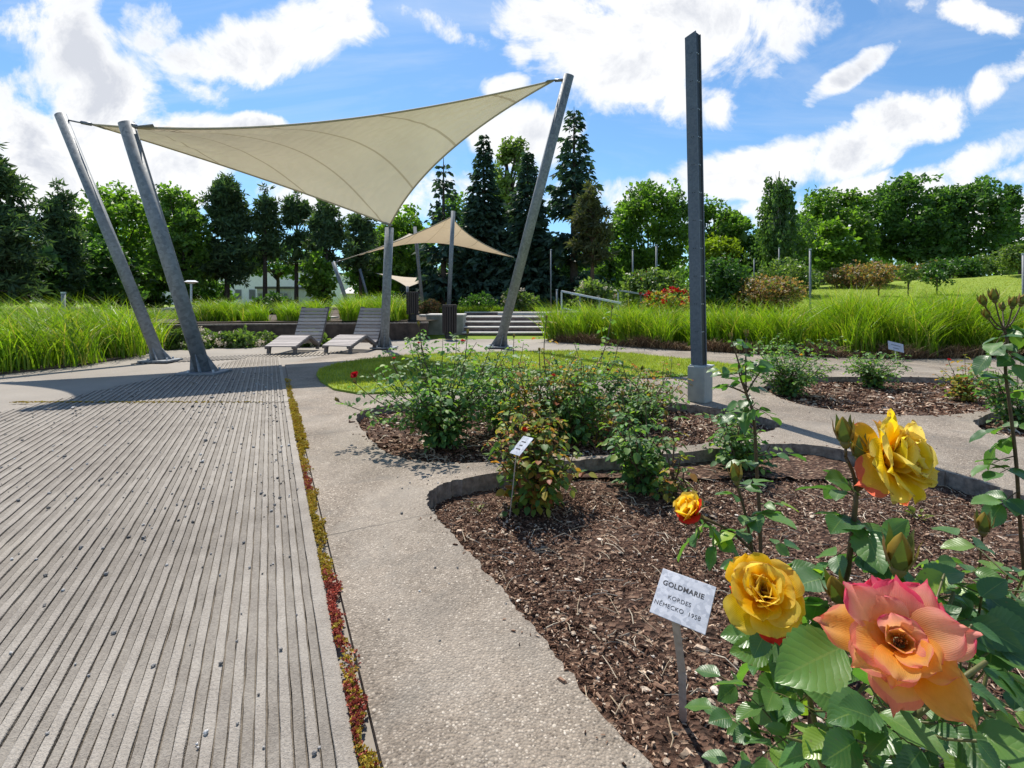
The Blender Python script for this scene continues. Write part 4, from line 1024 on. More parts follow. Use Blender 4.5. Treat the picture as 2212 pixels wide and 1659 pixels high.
# ------------------------------------------------------------------ plant labels
def plate_thing(label, corners, stake_base, texts, sw=.017, sh=1.0):
    tl_, tr, br, bl = corners; c = (tl_ + tr + br + bl) / 4
    r = ((tr - tl_) + (br - bl)) / 2; u = ((tl_ - bl) + (tr - br)) / 2
    w_, h_ = r.length, u.length; r.normalize(); u = (u - r * u.dot(r)).normalized(); n = r.cross(u)
    t = thing('plant_label', label, 'plant label', stake_base)
    rm = np.array([r, u, n]).T
    mb = MB(); mb.box(c, (w_, h_, .0018), rm); p = mb.build('plate', M['plate'], t)
    md = p.modifiers.new('bevel', 'BEVEL'); md.width = .0008; md.segments = 2
    lo = c - u * h_ * .5 + u * .012 - r * w_ * .06 - n * .0028
    mb = MB(); d = (lo - stake_base); mid = stake_base + d * .5 + r * .006
    lo = lo - n * .003
    for a, b in ((stake_base - Vector((0, 0, .03)), mid), (mid, lo), (lo, lo + u * h_ * .4)): mb.bar(a, b, sw, .003, n)
    mb.build('stake', M['stake'], t)
    for (s, size, dx, dy) in texts:
        if s is None:                      # illegible line of print
            m_ = MB(); m_.box(c + r * dx * w_ + u * dy * h_ + n * .0012, (size * w_, .055 * h_, .0004), rm); m_.build('print', M['ink'], p); continue
        cu = bpy.data.curves.new('print', 'FONT'); cu.body = s; cu.size = size * h_; cu.align_x = 'CENTER'; cu.align_y = 'CENTER'
        cu.space_character = 1.08; cu.offset = .0 if dy < .2 else .0004
        tmp = bpy.data.objects.new('tmp', cu); COL.objects.link(tmp)
        dg = bpy.context.evaluated_depsgraph_get(); me = bpy.data.meshes.new_from_object(tmp.evaluated_get(dg)); bpy.data.objects.remove(tmp)
        Mx = Matrix((r, u, n)).transposed().to_4x4(); Mx.translation = c + r * dx * w_ + u * dy * h_ + n * .0013 - Vector(t.location)
        me.transform(Mx); me.materials.clear(); me.materials.append(M['ink'])
        o = bpy.data.objects.new('lettering', me); COL.objects.link(o); o.parent = p
plate_thing('square metal name plate reading GOLDMARIE beside the golden rose', (P(1437, 1229, 1.16), P(1557, 1273, 1.09), P(1514, 1367, 1.035), P(1398, 1320, 1.105)), G(1476, 1555, BZ),
            [('GOLDMARIE', .15, -.04, .20), ('KORDES', .125, -.05, -.06), ('NĚMECKO  1958', .125, -.05, -.25)])
plate_thing('tilted blank looking metal plate on a thin stake beside a bushy rose', (P(1133, 942, 2.237), P(1155, 948, 2.177), P(1120, 984, 2.14), P(1099, 978, 2.2)), G(1099, 1118, BZ), [(None, .42, -.05, .2), (None, .3, -.05, -.0), (None, .4, -.05, -.2)], .008)
plate_thing('small bluish metal plate standing in the dead thatch far right', (P(1921, 737, 7.45), P(1954, 745, 7.45), P(1950, 761, 7.4), P(1916, 753, 7.4)), G(1936, 785), [(None, .6, 0, .15), (None, .4, 0, -.2)], .014)

# ------------------------------------------------------------------ buildings behind the trees
def building(label, x0, x1, ytop, ybase, Y, D, mat, wins, roof='flat'):
    a, b = P(x0, ytop, Y), P(x1, ytop, Y); zb = min(P(x0, ybase, Y).z, terr(a.x, Y)); t = thing('building', label, 'building', Vector((a.x, Y, zb)))
    mb = MB(); mb.box(((a.x + b.x) / 2, Y + D / 2, (a.z + zb) / 2), (b.x - a.x, D, a.z - zb)); mb.build('wall', M[mat], t)
    rf = MB()
    if roof == 'flat': rf.box(((a.x + b.x) / 2, Y + D / 2, a.z + .12), (b.x - a.x + .3, D + .3, .24))
    else:
        hz = roof; X0, X1 = a.x - .2, b.x + .2; V = [(X0, Y - .2, a.z), (X1, Y - .2, a.z), (X1, Y + D + .2, a.z), (X0, Y + D + .2, a.z), (X0, Y + D / 2, a.z + hz), (X1, Y + D / 2, a.z + hz)]
        rf.add(V, [(0, 1, 5, 4), (2, 3, 4, 5), (0, 3, 2, 1)], [(0, 4, 3), (1, 2, 5)])
    rf.build('roof', M['roof' if roof == 'flat' else 'slab'], t)
    for (wx, wy, ww, wh) in wins:
        c = P(wx, wy, Y); W2, H2 = ww / F * Y, wh / F * Y
        f = MB(); f.box((c.x, Y - .03, c.z), (W2, .06, H2)); fo = f.build('window', M['grey_render'], t)
        g_ = MB(); g_.box((c.x, Y - .045, c.z), (W2 * .86, .05, H2 * .86)); g_.build('pane', M['glass'], fo)
building('long white flat roofed building behind the pines left of the loungers', 440, 700, 588, 668, 62, 14, 'white', [(455 + i * 30, 636, 14, 22) for i in range(8)])
building('white glazed pavilion with grey bays below the pines', 555, 628, 624, 664, 52, 10, 'grey_render', [(562 + i * 11, 645, 8, 26) for i in range(6)])
building('small white gabled house seen between the leaning masts', 742, 790, 634, 662, 46, 8, 'white', [(752, 648, 5, 9), (775, 646, 4, 8)], 1.1)
building('pale building behind the far left trees', 330, 420, 590, 668, 66, 12, 'white', [(350, 610, 12, 14), (380, 610, 12, 14), (350, 640, 12, 14)])
building('grey house far behind the tall open spruce', 1255, 1330, 604, 660, 60, 10, 'grey_render', [(1275, 622, 8, 10), (1300, 622, 8, 10)], 1.6)

# ------------------------------------------------------------------ trees
def tube_limb(mb, a, b, r0, r1, wob_=.08, n=4, sides=6):
    a = Vector(a); b = Vector(b); L = (b - a).length
    pts = [a + (b - a) * (i / n) + (Vector((R.normal(), R.normal(), R.normal() * .5)) * L * wob_ * (0 if i in (0,) else .5)) for i in range(n + 1)]
    mb.tube(pts, [r0 + (r1 - r0) * i / n for i in range(n + 1)], sides, False)
    return pts
def cloud(mb, centers, rads, per, size, tpl=CARD, flat=.8, up=.55, jit=.7, out=.7, hang=0.0):
    C = np.repeat(np.asarray(centers), per, 0); rr = np.repeat(np.asarray(rads), per); n = len(C)
    d = rdir(n); rad_ = R.uniform(0, 1, n) ** .42
    pos = C + d * (rr * rad_)[:, None] * np.array([1, 1, flat])
    N = d * out + np.array([0, 0, up]) + R.normal(size=(n, 3)) * jit
    D = rdir(n) + d * .5 + np.array([0, 0, -hang])
    fx, fy, fz = frames(D, N)
    s = size * R.lognormal(0, .28, n)
    mb.inst(tpl, pos, fx, fy, fz, s)
def crown_centers(c, rx, ry, rz, n, inner=.5, bottom=-.75):
    d = rdir(n * 3); d = d[d[:, 2] > bottom][:n]
    k = R.uniform(inner, 1.0, len(d)) ** .6
    q = d * k[:, None] * np.array([rx, ry, rz])
    lump = 1 + .16 * np.sin(d[:, 0] * 5 + R.uniform(0, 6)) * np.cos(d[:, 2] * 4 + R.uniform(0, 6)) + R.normal(size=len(d)) * .05
    return np.array(c) + q * lump[:, None]
def base_at(x, Y):
    X = (x - CX) / F * Y
    return Vector((X, Y, max(terr(X, Y), WZ - .03 if (X < 3 and 13.4 < Y < 34) else -9)))
def top_z(y, Y): return H - (y - HY) / F * Y
def new_tree(name, label, x, Y, group='trees round the garden', cat='tree'):
    b = base_at(x, Y); return thing(name, label, cat, b, group), b
def deciduous(label, x, Y, ytop, wpx, mat='oak', lowpx=None, nclump=70, leaf=.24, per=150, trunk=True, name='broadleaf_tree', bark='bark', inner=.5, clump=.16, group='trees round the garden', cat='tree'):
    t, b = new_tree(name, label, x, Y, group, cat); zt = top_z(ytop, Y); rx = wpx / F * Y / 2
    zl = top_z(lowpx, Y) if lowpx else b.z + .25 * (zt - b.z)
    zc = (zt + zl) / 2; rz = (zt - zl) / 2; c = Vector((b.x, b.y, zc))
    cc = crown_centers(c, rx * 1.0, rx * 1.0, rz * .97, nclump, inner, -.85)
    tm = MB(); hub = Vector((b.x + R.normal() * .1, b.y, zl + rz * .35)); r0 = .035 * (zt - b.z)
    tm.tube([b - Vector((0, 0, .2)), b + (hub - b) * .5 + Vector((R.normal() * .1, 0, 0)), hub], [r0, r0 * .75, r0 * .55], 10, False)
    for i in R.choice(len(cc), min(22, len(cc)), False):
        e = Vector(cc[i]); m_ = hub + (e - hub) * .45 + Vector((R.normal(), R.normal(), .4)) * rx * .08
        s0 = b + (hub - b) * R.uniform(.7, 1.0)
        tm.tube([s0, m_, e], [r0 * .32, r0 * .18, r0 * .05], 6, False)
    tm.build('trunk', M[bark], t, True)
    mb = MB(); cr = R.uniform(.6, 1.25, len(cc)) * clump * (rx + rz) * .92
    cloud(mb, cc, cr, int(per * .82), leaf)
    # loose sprays on the outline
    ed = crown_centers(c, rx * 1.0, rx * 1.0, rz * 1.0, nclump // 2, .92, -.5); cloud(mb, ed, np.full(len(ed), clump * (rx + rz) * .4), max(12, per // 7), leaf * .85)
    mb.build('crown', M[mat], t)
    return t
def spruce(label, x, Y, ytop, wpx, mat='spruce', dens=1.0, low=.04, leaf=.55, drop=.35, open_=0.0, name='spruce_tree', levels=46, taper=.95):
    t, b = new_tree(name, label, x, Y); zt = top_z(ytop, Y); h = zt - b.z; rx = wpx / F * Y / 2
    tm = MB(); tm.tube([b - Vector((0, 0, .2)), b + Vector((0, 0, h * .5)), b + Vector((0, 0, h * .99))], [.022 * h, .014 * h, .01], 8, False)
    mb = MB(); Ps, Ds, Ns, Ss = [], [], [], []
    for i in range(levels):
        f = low + (1 - low) * (i + R.uniform(-.4, .4)) / levels
        if f > .995: continue
        z = b.z + f * h; L0 = rx * (1 - f) ** taper * (1 + .1 * math.sin(i * 2.4)) + .10
        if open_ and R.uniform() < open_ * .25: continue
        nb_ = int((7 + 6 * (1 - f)) * dens)
        a0 = R.uniform(0, 6.3)
        for k in range(nb_):
            a = a0 + 2 * PI * k / nb_ + R.normal() * .25; L = L0 * R.uniform(.7, 1.12)
            e = np.array([math.cos(a), math.sin(a), 0]); m_ = max(4, int(L / leaf * 5.5))
            tt = R.uniform(.12, 1.0, m_) ** .75
            dz = -drop * L * tt + .30 * L * tt ** 3 * (1 if open_ else .55)
            pos = np.array([b.x, b.y, z]) + e * (L * tt)[:, None] + np.array([0, 0, 1]) * dz[:, None] + R.normal(size=(m_, 3)) * .05 * L
            side = np.array([-e[1], e[0], 0]); sg = R.choice([-1, 1], m_)
            Ps.append(pos); Ds.append(e * .75 + side * (sg * R.uniform(.1, .9, m_))[:, None] + np.array([0, 0, -.35]) + R.normal(size=(m_, 3)) * .2)
            Ns.append(np.array([0, 0, 1.0]) + R.normal(size=(m_, 3)) * .55); Ss.append(leaf * R.uniform(.6, 1.25, m_) * (.55 + .45 * min(1, L / 1.2)))
            if open_ and i % 2 == 0 and k % 2 == 0: tm.tube([(b.x, b.y, z), (b.x + e[0] * L * .8, b.y + e[1] * L * .8, z - drop * L * .6)], [.03, .008], 4, False)
    tm.build('trunk', M['bark'], t, True)
    fx, fy, fz = frames(np.concatenate(Ds), np.concatenate(Ns)); S = np.concatenate(Ss)
    mb.inst(CARD, np.concatenate(Ps), fx, fy, fz, np.stack([S * .75, S, S], 1)); mb.build('crown', M[mat], t)
    return t
def pine(label, x, Y, ytop, wpx, mat='pine', low=.3, nb=70, leaf=.34, lean=0.0, per=40, bark='bark', name='pine_tree', shape=.6):
    t, b = new_tree(name, label, x, Y); zt = top_z(ytop, Y); h = zt - b.z; rx = wpx / F * Y / 2
    tp = b + Vector((lean * h, 0, h * .98)); tm = MB()
    md = b + (tp - b) * .5 + Vector((R.normal() * .12, 0, 0))
    tm.tube([b - Vector((0, 0, .2)), md, tp], [.02 * h, .014 * h, .012], 8, False)
    cs, rs = [], []
    for i in range(nb):
        f = low + (1 - low) * R.uniform(0, 1) ** .85
        prof = (math.sin(min(1, (f - low) / (1 - low) * 1.05 + .22) * PI * .62 + .35)) ** 1.2 if shape < 1 else (1 - f) ** .6
        prof = max(.12, (1 - ((f - low) / (1 - low)) ** 2.2) * .95 + .08) * (shape + (1 - shape) * R.uniform(.2, 1))
        L = rx * prof * R.uniform(.55, 1.1); a = R.uniform(0, 2 * PI)
        s0 = b + (tp - b) * f; e = s0 + Vector((math.cos(a) * L, math.sin(a) * L, L * R.uniform(-.12, .4)))
        tm.tube([s0, s0 + (e - s0) * .5 + Vector((0, 0, -.04 * L)), e], [.035 + .004 * h * (1 - f), .02, .006], 5, False)
        for q, w_ in ((1.0, 1), (.72, .85), (.45, .6)):
            if L * q < .25: continue
            cs.append(s0 + (e - s0) * q + Vector((R.normal() * .1, R.normal() * .1, R.normal() * .1))); rs.append(w_ * R.uniform(.22, .42) * (.6 + .5 * rx / 2.2))
    cs.append(tp); rs.append(.3)
    tm.build('trunk', M[bark], t, True)
    mb = MB(); cloud(mb, [tuple(c) for c in cs], rs, per, leaf * .85, NEEDLE, .55, .25, .9, .2); mb.build('crown', M[mat], t)
    return t
def birch(label, x, Y, ytop, wpx, mat='birch'):
    t, b = new_tree('birch_tree', label, x, Y); zt = top_z(ytop, Y); h = zt - b.z; rx = wpx / F * Y / 2
    tm = MB(); tp = b + Vector((.2, 0, h * .97)); tm.tube([b - Vector((0, 0, .2)), b + Vector((.1, 0, h * .5)), tp], [.018 * h, .012 * h, .02], 8, False)
    Ps, Ds = [], []
    for i in range(34):
        f = .42 + .58 * (i + .5) / 34; a = i * 2.4 + R.normal() * .4; L = rx * (1.12 - f) * R.uniform(.55, 1.5) + .1
        s0 = b + (tp - b) * max(.2, f - .22); e = b + (tp - b) * f + Vector((math.cos(a) * L, math.sin(a) * L, R.normal() * .25))
        tm.tube([s0, s0 + (e - s0) * .5 + Vector((0, 0, .15)), e], [.05, .03, .008], 5, False)
        for k in range(11):
            g = R.uniform(.45, 1.0); s1 = s0 + (e - s0) * g + Vector((R.normal() * .22, R.normal() * .22, .05)); ln = R.uniform(.5, 2.1) * (.7 + .5 * (1 - f)); m_ = int(ln * 17) + 3
            tt = R.uniform(0, 1, m_)
            Ps.append(np.array(s1) + np.stack([R.normal(size=m_) * .07 + math.cos(a) * .12 * tt, R.normal(size=m_) * .07, -ln * tt], 1)); Ds.append(np.stack([R.normal(size=m_) * .4, R.normal(size=m_) * .4, -np.ones(m_)], 1))
    tm.build('trunk', M['bark_birch'], t, True)
    Ps = np.concatenate(Ps); Ds = np.concatenate(Ds); fx, fy, fz = frames(Ds, rdir(len(Ds)) + np.array([0, -.4, .3]))
    mb = MB(); mb.inst(CARD, Ps, fx, fy, fz, .17 * R.lognormal(0, .25, len(Ps))); mb.build('crown', M[mat], t)

# left edge to right edge
pine('dark broad pine cut off by the left picture edge', -15, 19, 305, 190, 'pine', .12, 105, .30, 0, 46)
pine('dark layered pine second from the left edge, with a pointed top', 125, 24, 392, 118, 'pine', .1, 80, .32, 0, 44)
deciduous('bright green broadleaf tree between two dark pines, behind the leaning masts', 258, 30, 418, 165, 'lime', 640, 70, .25)
deciduous('dense dark green tree low behind the left grass bed', 200, 27, 520, 190, 'maple', 680, 60, .24)
deciduous('dark tree with bright top just right of the nearest leaning mast', 392, 27, 410, 96, 'oak', 660, 60, .22, 130, clump=.14)
pine('dark rough pine with a broad pointed crown, behind the plaza', 490, 29, 376, 128, 'pine', .2, 120, .34, 0, 52)
pine('dark pine with bare lower trunk right of the broad pointed one', 573, 30, 402, 88, 'pine', .32, 62, .32, 0, 44)
pine('tall see through pine above the first lounger', 640, 31, 415, 112, 'pine', .38, 52, .32, .01, 40)
pine('see through pine with forked shade above the second lounger', 706, 29, 432, 120, 'pine', .36, 56, .32, -.01, 40)
pine('slim see through pine left of the upright mast', 780, 31, 440, 90, 'pine', .34, 48, .32, 0, 40)
deciduous('small round bright tree below the see through pines', 690, 27, 552, 62, 'lime', 665, 34, .2, 90)
deciduous('bright green broadleaf tree right of the upright mast, behind the tan sail', 868, 34, 450, 120, 'lime', 640, 55, .26, 130)
deciduous('dark green bushy tree between the upright mast and the tan sail pole', 820, 36, 500, 130, 'maple', 660, 60, .26)
spruce('slim airy dark conifer left of the dense spruces', 958, 28, 328, 115, 'spruce', .8, .1, .5, .25, .6, 'conifer_tree', 30, .8)
deciduous('green leafy tree behind the slim airy conifer', 985, 38, 420, 70, 'oak', 640, 40, .26, 100)
spruce('dense dark spruce, the left and taller of the touching pair', 1045, 29, 289, 165, 'spruce', 1.35, .02, .5, .42, 0, levels=52)
spruce('dense dark spruce, the shorter of the touching pair, beside the leaning mast', 1140, 28, 322, 160, 'spruce', 1.35, .02, .5, .42, 0, levels=50)
deciduous('pale feathery tree rising behind the two dense spruces', 1104, 44, 302, 84, 'willow', 470, 50, .3, 70, inner=.3, clump=.12)
spruce('tallest open dark spruce with upswept branches right of the leaning mast', 1240, 27, 226, 158, 'spruce', .95, .12, .52, .22, .7, levels=34, taper=.72)
pine('brownish pine with a bare reddish trunk in front of the open spruce', 1277, 24, 398, 108, 'pine_brown', .36, 56, .3, -.01, 44, 'bark_pine')
deciduous('round broadleaf tree just left of the steel column', 1398, 33, 396, 160, 'oak', 625, 90, .24, 150, clump=.13)
deciduous('broadleaf tree just right of the steel column', 1545, 34, 424, 118, 'oak', 600, 60, .24, 140, clump=.14)
deciduous('yellow green young tree right of the steel column', 1552, 29, 514, 92, 'yellow_leaf', 610, 34, .2, 90)
birch('weeping birch with hanging strands right of the steel column', 1676, 29, 362, 128)
deciduous('low green broadleaf tree at the foot of the birch', 1640, 34, 500, 130, 'maple', 650, 50, .24)
deciduous('light green broadleaf tree right of the birch', 1795, 38, 412, 160, 'oak', 620, 80, .26, 150, clump=.13)
deciduous('yellowish green tree in front of the wide dark round trees', 1775, 35, 480, 120, 'lime', 600, 50, .24)
deciduous('large dark round tree with a ragged crest on the hill', 1965, 38, 386, 175, 'maple', 600, 100, .26, 160, clump=.12)
deciduous('widest dark round tree at the right end of the hill row', 2085, 37, 394, 165, 'maple', 590, 95, .26, 160, clump=.12)
deciduous('small hazy tree at the far right edge', 2200, 50, 486, 90, 'oak', 590, 40, .3, 90)
for lab, x, Y, y0, wp, m_ in (('dark bushy undergrowth tree below the first pines on the left', 60, 23, 540, 170, 'maple'), ('dark bushy undergrowth tree between masts far left', 300, 33, 560, 120, 'maple'), ('low dark leafy tree under the broad pointed pine', 450, 38, 590, 90, 'maple'),
                          ('low dark conifer undergrowth beneath the slim airy conifer', 930, 33, 580, 110, 'spruce'), ('low dark leafy tree behind the tan sail pole', 1010, 36, 560, 150, 'maple'), ('low leafy tree under the brownish pine', 1320, 31, 560, 110, 'oak'), ('leafy undergrowth between the spruce and the round tree', 1225, 34, 560, 90, 'maple')):
    deciduous(lab, x, Y, y0, wp, m_, 668, 40, .24, 110)
deciduous('dark leafy tree filling the gap left of the broad pointed pine', 335, 34, 436, 130, 'oak', 640, 60, .24, 130)
deciduous('dark leafy tree between the see through pines and the plaza', 600, 40, 520, 150, 'maple', 600, 50, .26, 90)
# distant wood beyond the garden
mb = MB(); cs = []; rs = []
for i in range(150):
    a = R.uniform(-1.15, 1.15); d = R.uniform(85, 130); X, Y = d * math.tan(a) * .9, d; z = terr(X, Y); hh = R.uniform(3, 6.5)
    for _ in range(3): cs.append((X + R.normal() * 3, Y + R.normal() * 2, z + hh * R.uniform(.2, 1))); rs.append(R.uniform(2, 3.4))
cloud(mb, cs, rs, 60, .95); tag(mb.build('treeline', M['oak']), 'far wood closing the view beyond the park', None, kind='stuff')

# ------------------------------------------------------------------ shrubs
def shrub(label, x, Y, ytop, ybot, wpx, mat='shrub', n=26, leaf=.1, per=110, flowers=None, nf=0, name='shrub', fs=.045, cat='shrub', dpt=.8):
    Y = on_ground(x, ybot, Y); X = (x - CX) / F * Y; zb = top_z(ybot, Y) - .06; zt = top_z(ytop, Y); rx = wpx / F * Y / 2
    b = Vector((X, Y, zb)); t = thing(name, label, cat, b, 'shrubs round the rose garden')
    c = Vector((X, Y, zb + (zt - zb) * .45)); rz = (zt - zb) * .55
    cc = crown_centers(c, rx * .88, rx * dpt, rz * .85, n, .35, -.8); mb = MB()
    sm_ = MB()
    for i in range(min(9, len(cc))): sm_.tube([b, (b + Vector(cc[i])) / 2 + Vector((0, 0, .05)), Vector(cc[i])], [.018, .012, .005], 5, False)
    sm_.build('stems', M['stem'], t)
    cloud(mb, cc, R.uniform(.8, 1.3, len(cc)) * .19 * (rx + rz), per, leaf); cloud(mb, crown_centers(c, rx, rx * dpt, rz, n, .9, -.3), np.full(n, .07 * (rx + rz)), 10, leaf * .9)
    mb.build('foliage', M[mat], t)
    if flowers:
        q = crown_centers(c, rx * 1.0, rx * dpt, rz * 1.0, nf * 2, .95, -.15); q = q[q[:, 1] < Y + .3 * rx][:nf]
        fm = MB(); cloud(fm, q, np.full(len(q), fs), 14, fs * 1.1, CARD, 1, .2, .6, 1.2); fm.build('blossoms', M[flowers], t)
    return t
shrub('dark rounded shrub right of the steel column', 1560, 15.5, 556, 668, 125, 'shrub_dark', 34, .12, 150)
shrub('light green shrub left of the steel column, above the handrail', 1405, 16.8, 588, 662, 150, 'shrub', 30, .12, 120, 'red', 10)
shrub('leafy shrub beside the sloping handrail', 1285, 15.8, 606, 668, 95, 'shrub', 22, .11, 110, 'blossom', 12)
shrub('low red flowered rose shrub behind the steel column', 1440, 14.2, 628, 678, 110, 'rose_bronze', 22, .09, 80, 'red', 16, 'rose_shrub', .06)
shrub('rusty pink rose shrub in front of the birch', 1668, 15.2, 598, 672, 135, 'shrub_rusty', 34, .10, 120, 'blossom', 16)
shrub('grey green shrub behind the rusty rose shrub', 1690, 21, 560, 640, 135, 'shrub', 30, .13, 120)
shrub('rusty rose hedge in the middle of the hill lawn', 1862, 18.6, 570, 619, 135, 'shrub_rusty', 34, .12, 110, 'blossom', 20)
shrub('pale green shrub at the left end of the hill rose hedge', 1812, 19.0, 585, 614, 66, 'shrub', 18, .1, 90, 'blossom', 12)
shrub('brownish shrub on the hill crest below the dark round tree', 1985, 25, 572, 604, 130, 'shrub_rusty', 26, .14, 90)
shrub('olive shrub on the hill crest near the right edge', 2120, 27, 556, 596, 120, 'shrub', 26, .15, 90)
shrub('bright shrub on the hill crest at the right edge', 2200, 26, 530, 582, 90, 'shrub', 26, .15, 90)
shrub('dark shrub on the crest between the round trees', 2050, 29, 560, 596, 110, 'shrub_dark', 24, .16, 90)
shrub('pale shrub at the foot of the spruces behind the steps', 1120, 17.5, 628, 676, 70, 'shrub', 22, .1, 100, 'blossom', 14)
shrub('low greenish shrub beside the tan sail pole', 1035, 19, 640, 678, 90, 'shrub_dark', 20, .11, 90)
shrub('dry flowered shrub beside the upper litter bin', 935, 17, 648, 680, 60, 'shrub_rusty', 16, .09, 80)
shrub('pale flowered rose shrub in front of the wall, left part', 415, 9.6, 712, 770, 115, 'shrub', 26, .075, 110, 'blossom', 26, 'rose_shrub', .04)
shrub('pale flowered rose shrub in front of the wall, beside the first lounger', 520, 9.9, 716, 766, 110, 'shrub', 26, .075, 110, 'blossom', 22, 'rose_shrub', .04)
shrub('low rose shrub between the two loungers', 672, 9.9, 716, 756, 60, 'shrub', 16, .07, 90, 'blossom', 10, 'rose_shrub', .035)
shrub('white flowered shrub on the terrace behind the nearest mast', 432, 11.6, 676, 706, 90, 'shrub', 20, .08, 90, 'blossom', 28, 'rose_shrub', .045)
shrub('dark shrub at the foot of the pines left of the loungers', 590, 17, 640, 676, 90, 'shrub_dark', 20, .12, 100)
def standard_rose(label, x, Y, ytop, yball, ybot, wpx, mat):
    Y = on_ground(x, ybot, Y)
    b = P(x, ybot, Y); t = thing('standard_rose', label, 'rose tree', b, 'standard roses on the hill'); c = P(x, (ytop + yball) / 2, Y)
    mb = MB(); mb.tube([b, c], .035, 6); mb.build('trunk', M['bark'], t)
    r = wpx / F * Y / 2; mb = MB(); cloud(mb, crown_centers(c, r, r, r * .8, 10, .3, -1), np.full(10, r * .45), 60, .1); mb.build('crown', M[mat], t)
standard_rose('small standard rose on the hill lawn below the ragged dark tree', 1898, 14.5, 590, 610, 640, 34, 'shrub_rusty')
standard_rose('small standard rose with pale bloom on the hill lawn', 1962, 14.5, 578, 604, 640, 40, 'shrub')
standard_rose('small standard rose nearest the wooden bench', 2024, 14.8, 584, 610, 636, 42, 'shrub_dark')
bb = P(2036, 600, on_ground(2036, 600, 19)); bs = bb.y / 19; t = thing('bench', 'small brown wooden bench on the hill lawn', 'bench', bb)
for nm, c, s in (('seat', (0, 0, .28), (.5, .3, .04)), ('backrest', (0, .15, .5), (.5, .04, .26)), ('leg', (-.2, 0, .14), (.06, .3, .28)), ('leg', (.2, 0, .14), (.06, .3, .28))):
    mb = MB(); mb.box(bb + Vector(c) * bs, np.array(s) * bs); mb.build(nm, M['bin_wood'], t)
# tall grass on the terrace
tg = lambda x0, x1, Y0, Y1: [Vector((P(x0, 660, Y0).x, Y0, 0)), Vector((P(x1, 660, Y0).x, Y0, 0)), Vector((P(x1, 660, Y1).x, Y1, 0)), Vector((P(x0, 660, Y1).x, Y1, 0))]
tall_bed('ornamental_grass', 'bright grass clump on the terrace left of the first lounger back', tg(445, 572, 11.2, 12.3), WZ - .03, 3200, .4, .62, .014, .35, soil=False)
tall_bed('ornamental_grass', 'bright grass clump on the terrace between the lounger backs', tg(608, 700, 11.4, 12.5), WZ - .03, 2400, .4, .62, .014, .35, soil=False)
tall_bed('ornamental_grass', 'bright grass clump on the terrace behind the upright mast', tg(745, 882, 11.6, 13.4), WZ - .03, 4200, .45, .78, .014, .35, soil=False)
tall_bed('ornamental_grass', 'low grass and ground cover above the steps', tg(945, 1180, 16.6, 18.6), WZ - .03, 3500, .2, .38, .02, .35, soil=False)
tall_bed('ornamental_grass', 'grass strip far left on the terrace behind the left grass bed', tg(150, 420, 12.5, 14.5), WZ - .3, 4000, .4, .7, .018, .4, soil=False)

# ------------------------------------------------------------------ roses
def V3(v): return np.array(v, float)
class Leaves:
    """leaflets gathered for one foliage mesh"""
    def __init__(s): s.p, s.d, s.n, s.s = [], [], [], []
    def add(s, p, d, n, sz, w=1.0): s.p.append(V3(p)); s.d.append(V3(d)); s.n.append(V3(n)); s.s.append((sz * w, sz, sz))
    def mesh(s, mb, tpl):
        if not s.p: return
        fx, fy, fz = frames(np.array(s.d), np.array(s.n)); mb.inst(tpl, np.array(s.p), fx, fy, fz, np.array(s.s))
def compound(lv, st, base, d, size, n5=5, droop=.25, rach=None, up=None):
    """one rose leaf: a rachis with a terminal leaflet and pairs along it"""
    base = Vector(base); d = Vector(d).normalized(); L = size * (rach or 1.9)
    upv = Vector(up) if up is not None else Vector((R.normal() * .25, R.normal() * .25, 1)).normalized()
    sd = d.cross(upv).normalized(); nn = sd.cross(d)
    pt = lambda t: base + d * (L * t) - Vector((0, 0, droop * L * t * t))
    st.tube([pt(0), pt(.5), pt(1)], [size * .03, size * .022, size * .014], 4, False)
    de = (pt(1) - pt(.9)).normalized()
    lv.add(pt(1), de + Vector((R.normal(), R.normal(), R.normal())) * .12, nn + Vector((R.normal(), R.normal(), 0)) * .25, size * R.uniform(.9, 1.15))
    for j, t in enumerate((.62, .28)[:(n5 - 1) // 2]):
        for sg in (-1, 1):
            dd = de * .45 + sd * sg * .9 + Vector((R.normal(), R.normal(), R.normal())) * .15
            lv.add(pt(t) + sd * sg * size * .03, dd, nn + sd * sg * R.uniform(-.3, .2) + Vector((R.normal(), R.normal(), 0)) * .25, size * R.uniform(.72, .95) * (1 - .12 * j))
def bez(pts, n):
    pts = [Vector(p) for p in pts]; out = []
    for i in range(n + 1):
        t = i / n * (len(pts) - 1); k = min(int(t), len(pts) - 2); f = t - k
        p0, p1, p2, p3 = pts[max(k - 1, 0)], pts[k], pts[k + 1], pts[min(k + 2, len(pts) - 1)]
        out.append(0.5 * ((2 * p1) + (p2 - p0) * f + (2 * p0 - 5 * p1 + 4 * p2 - p3) * f * f + (3 * p1 - p0 - 3 * p2 + p3) * f ** 3))
    return out
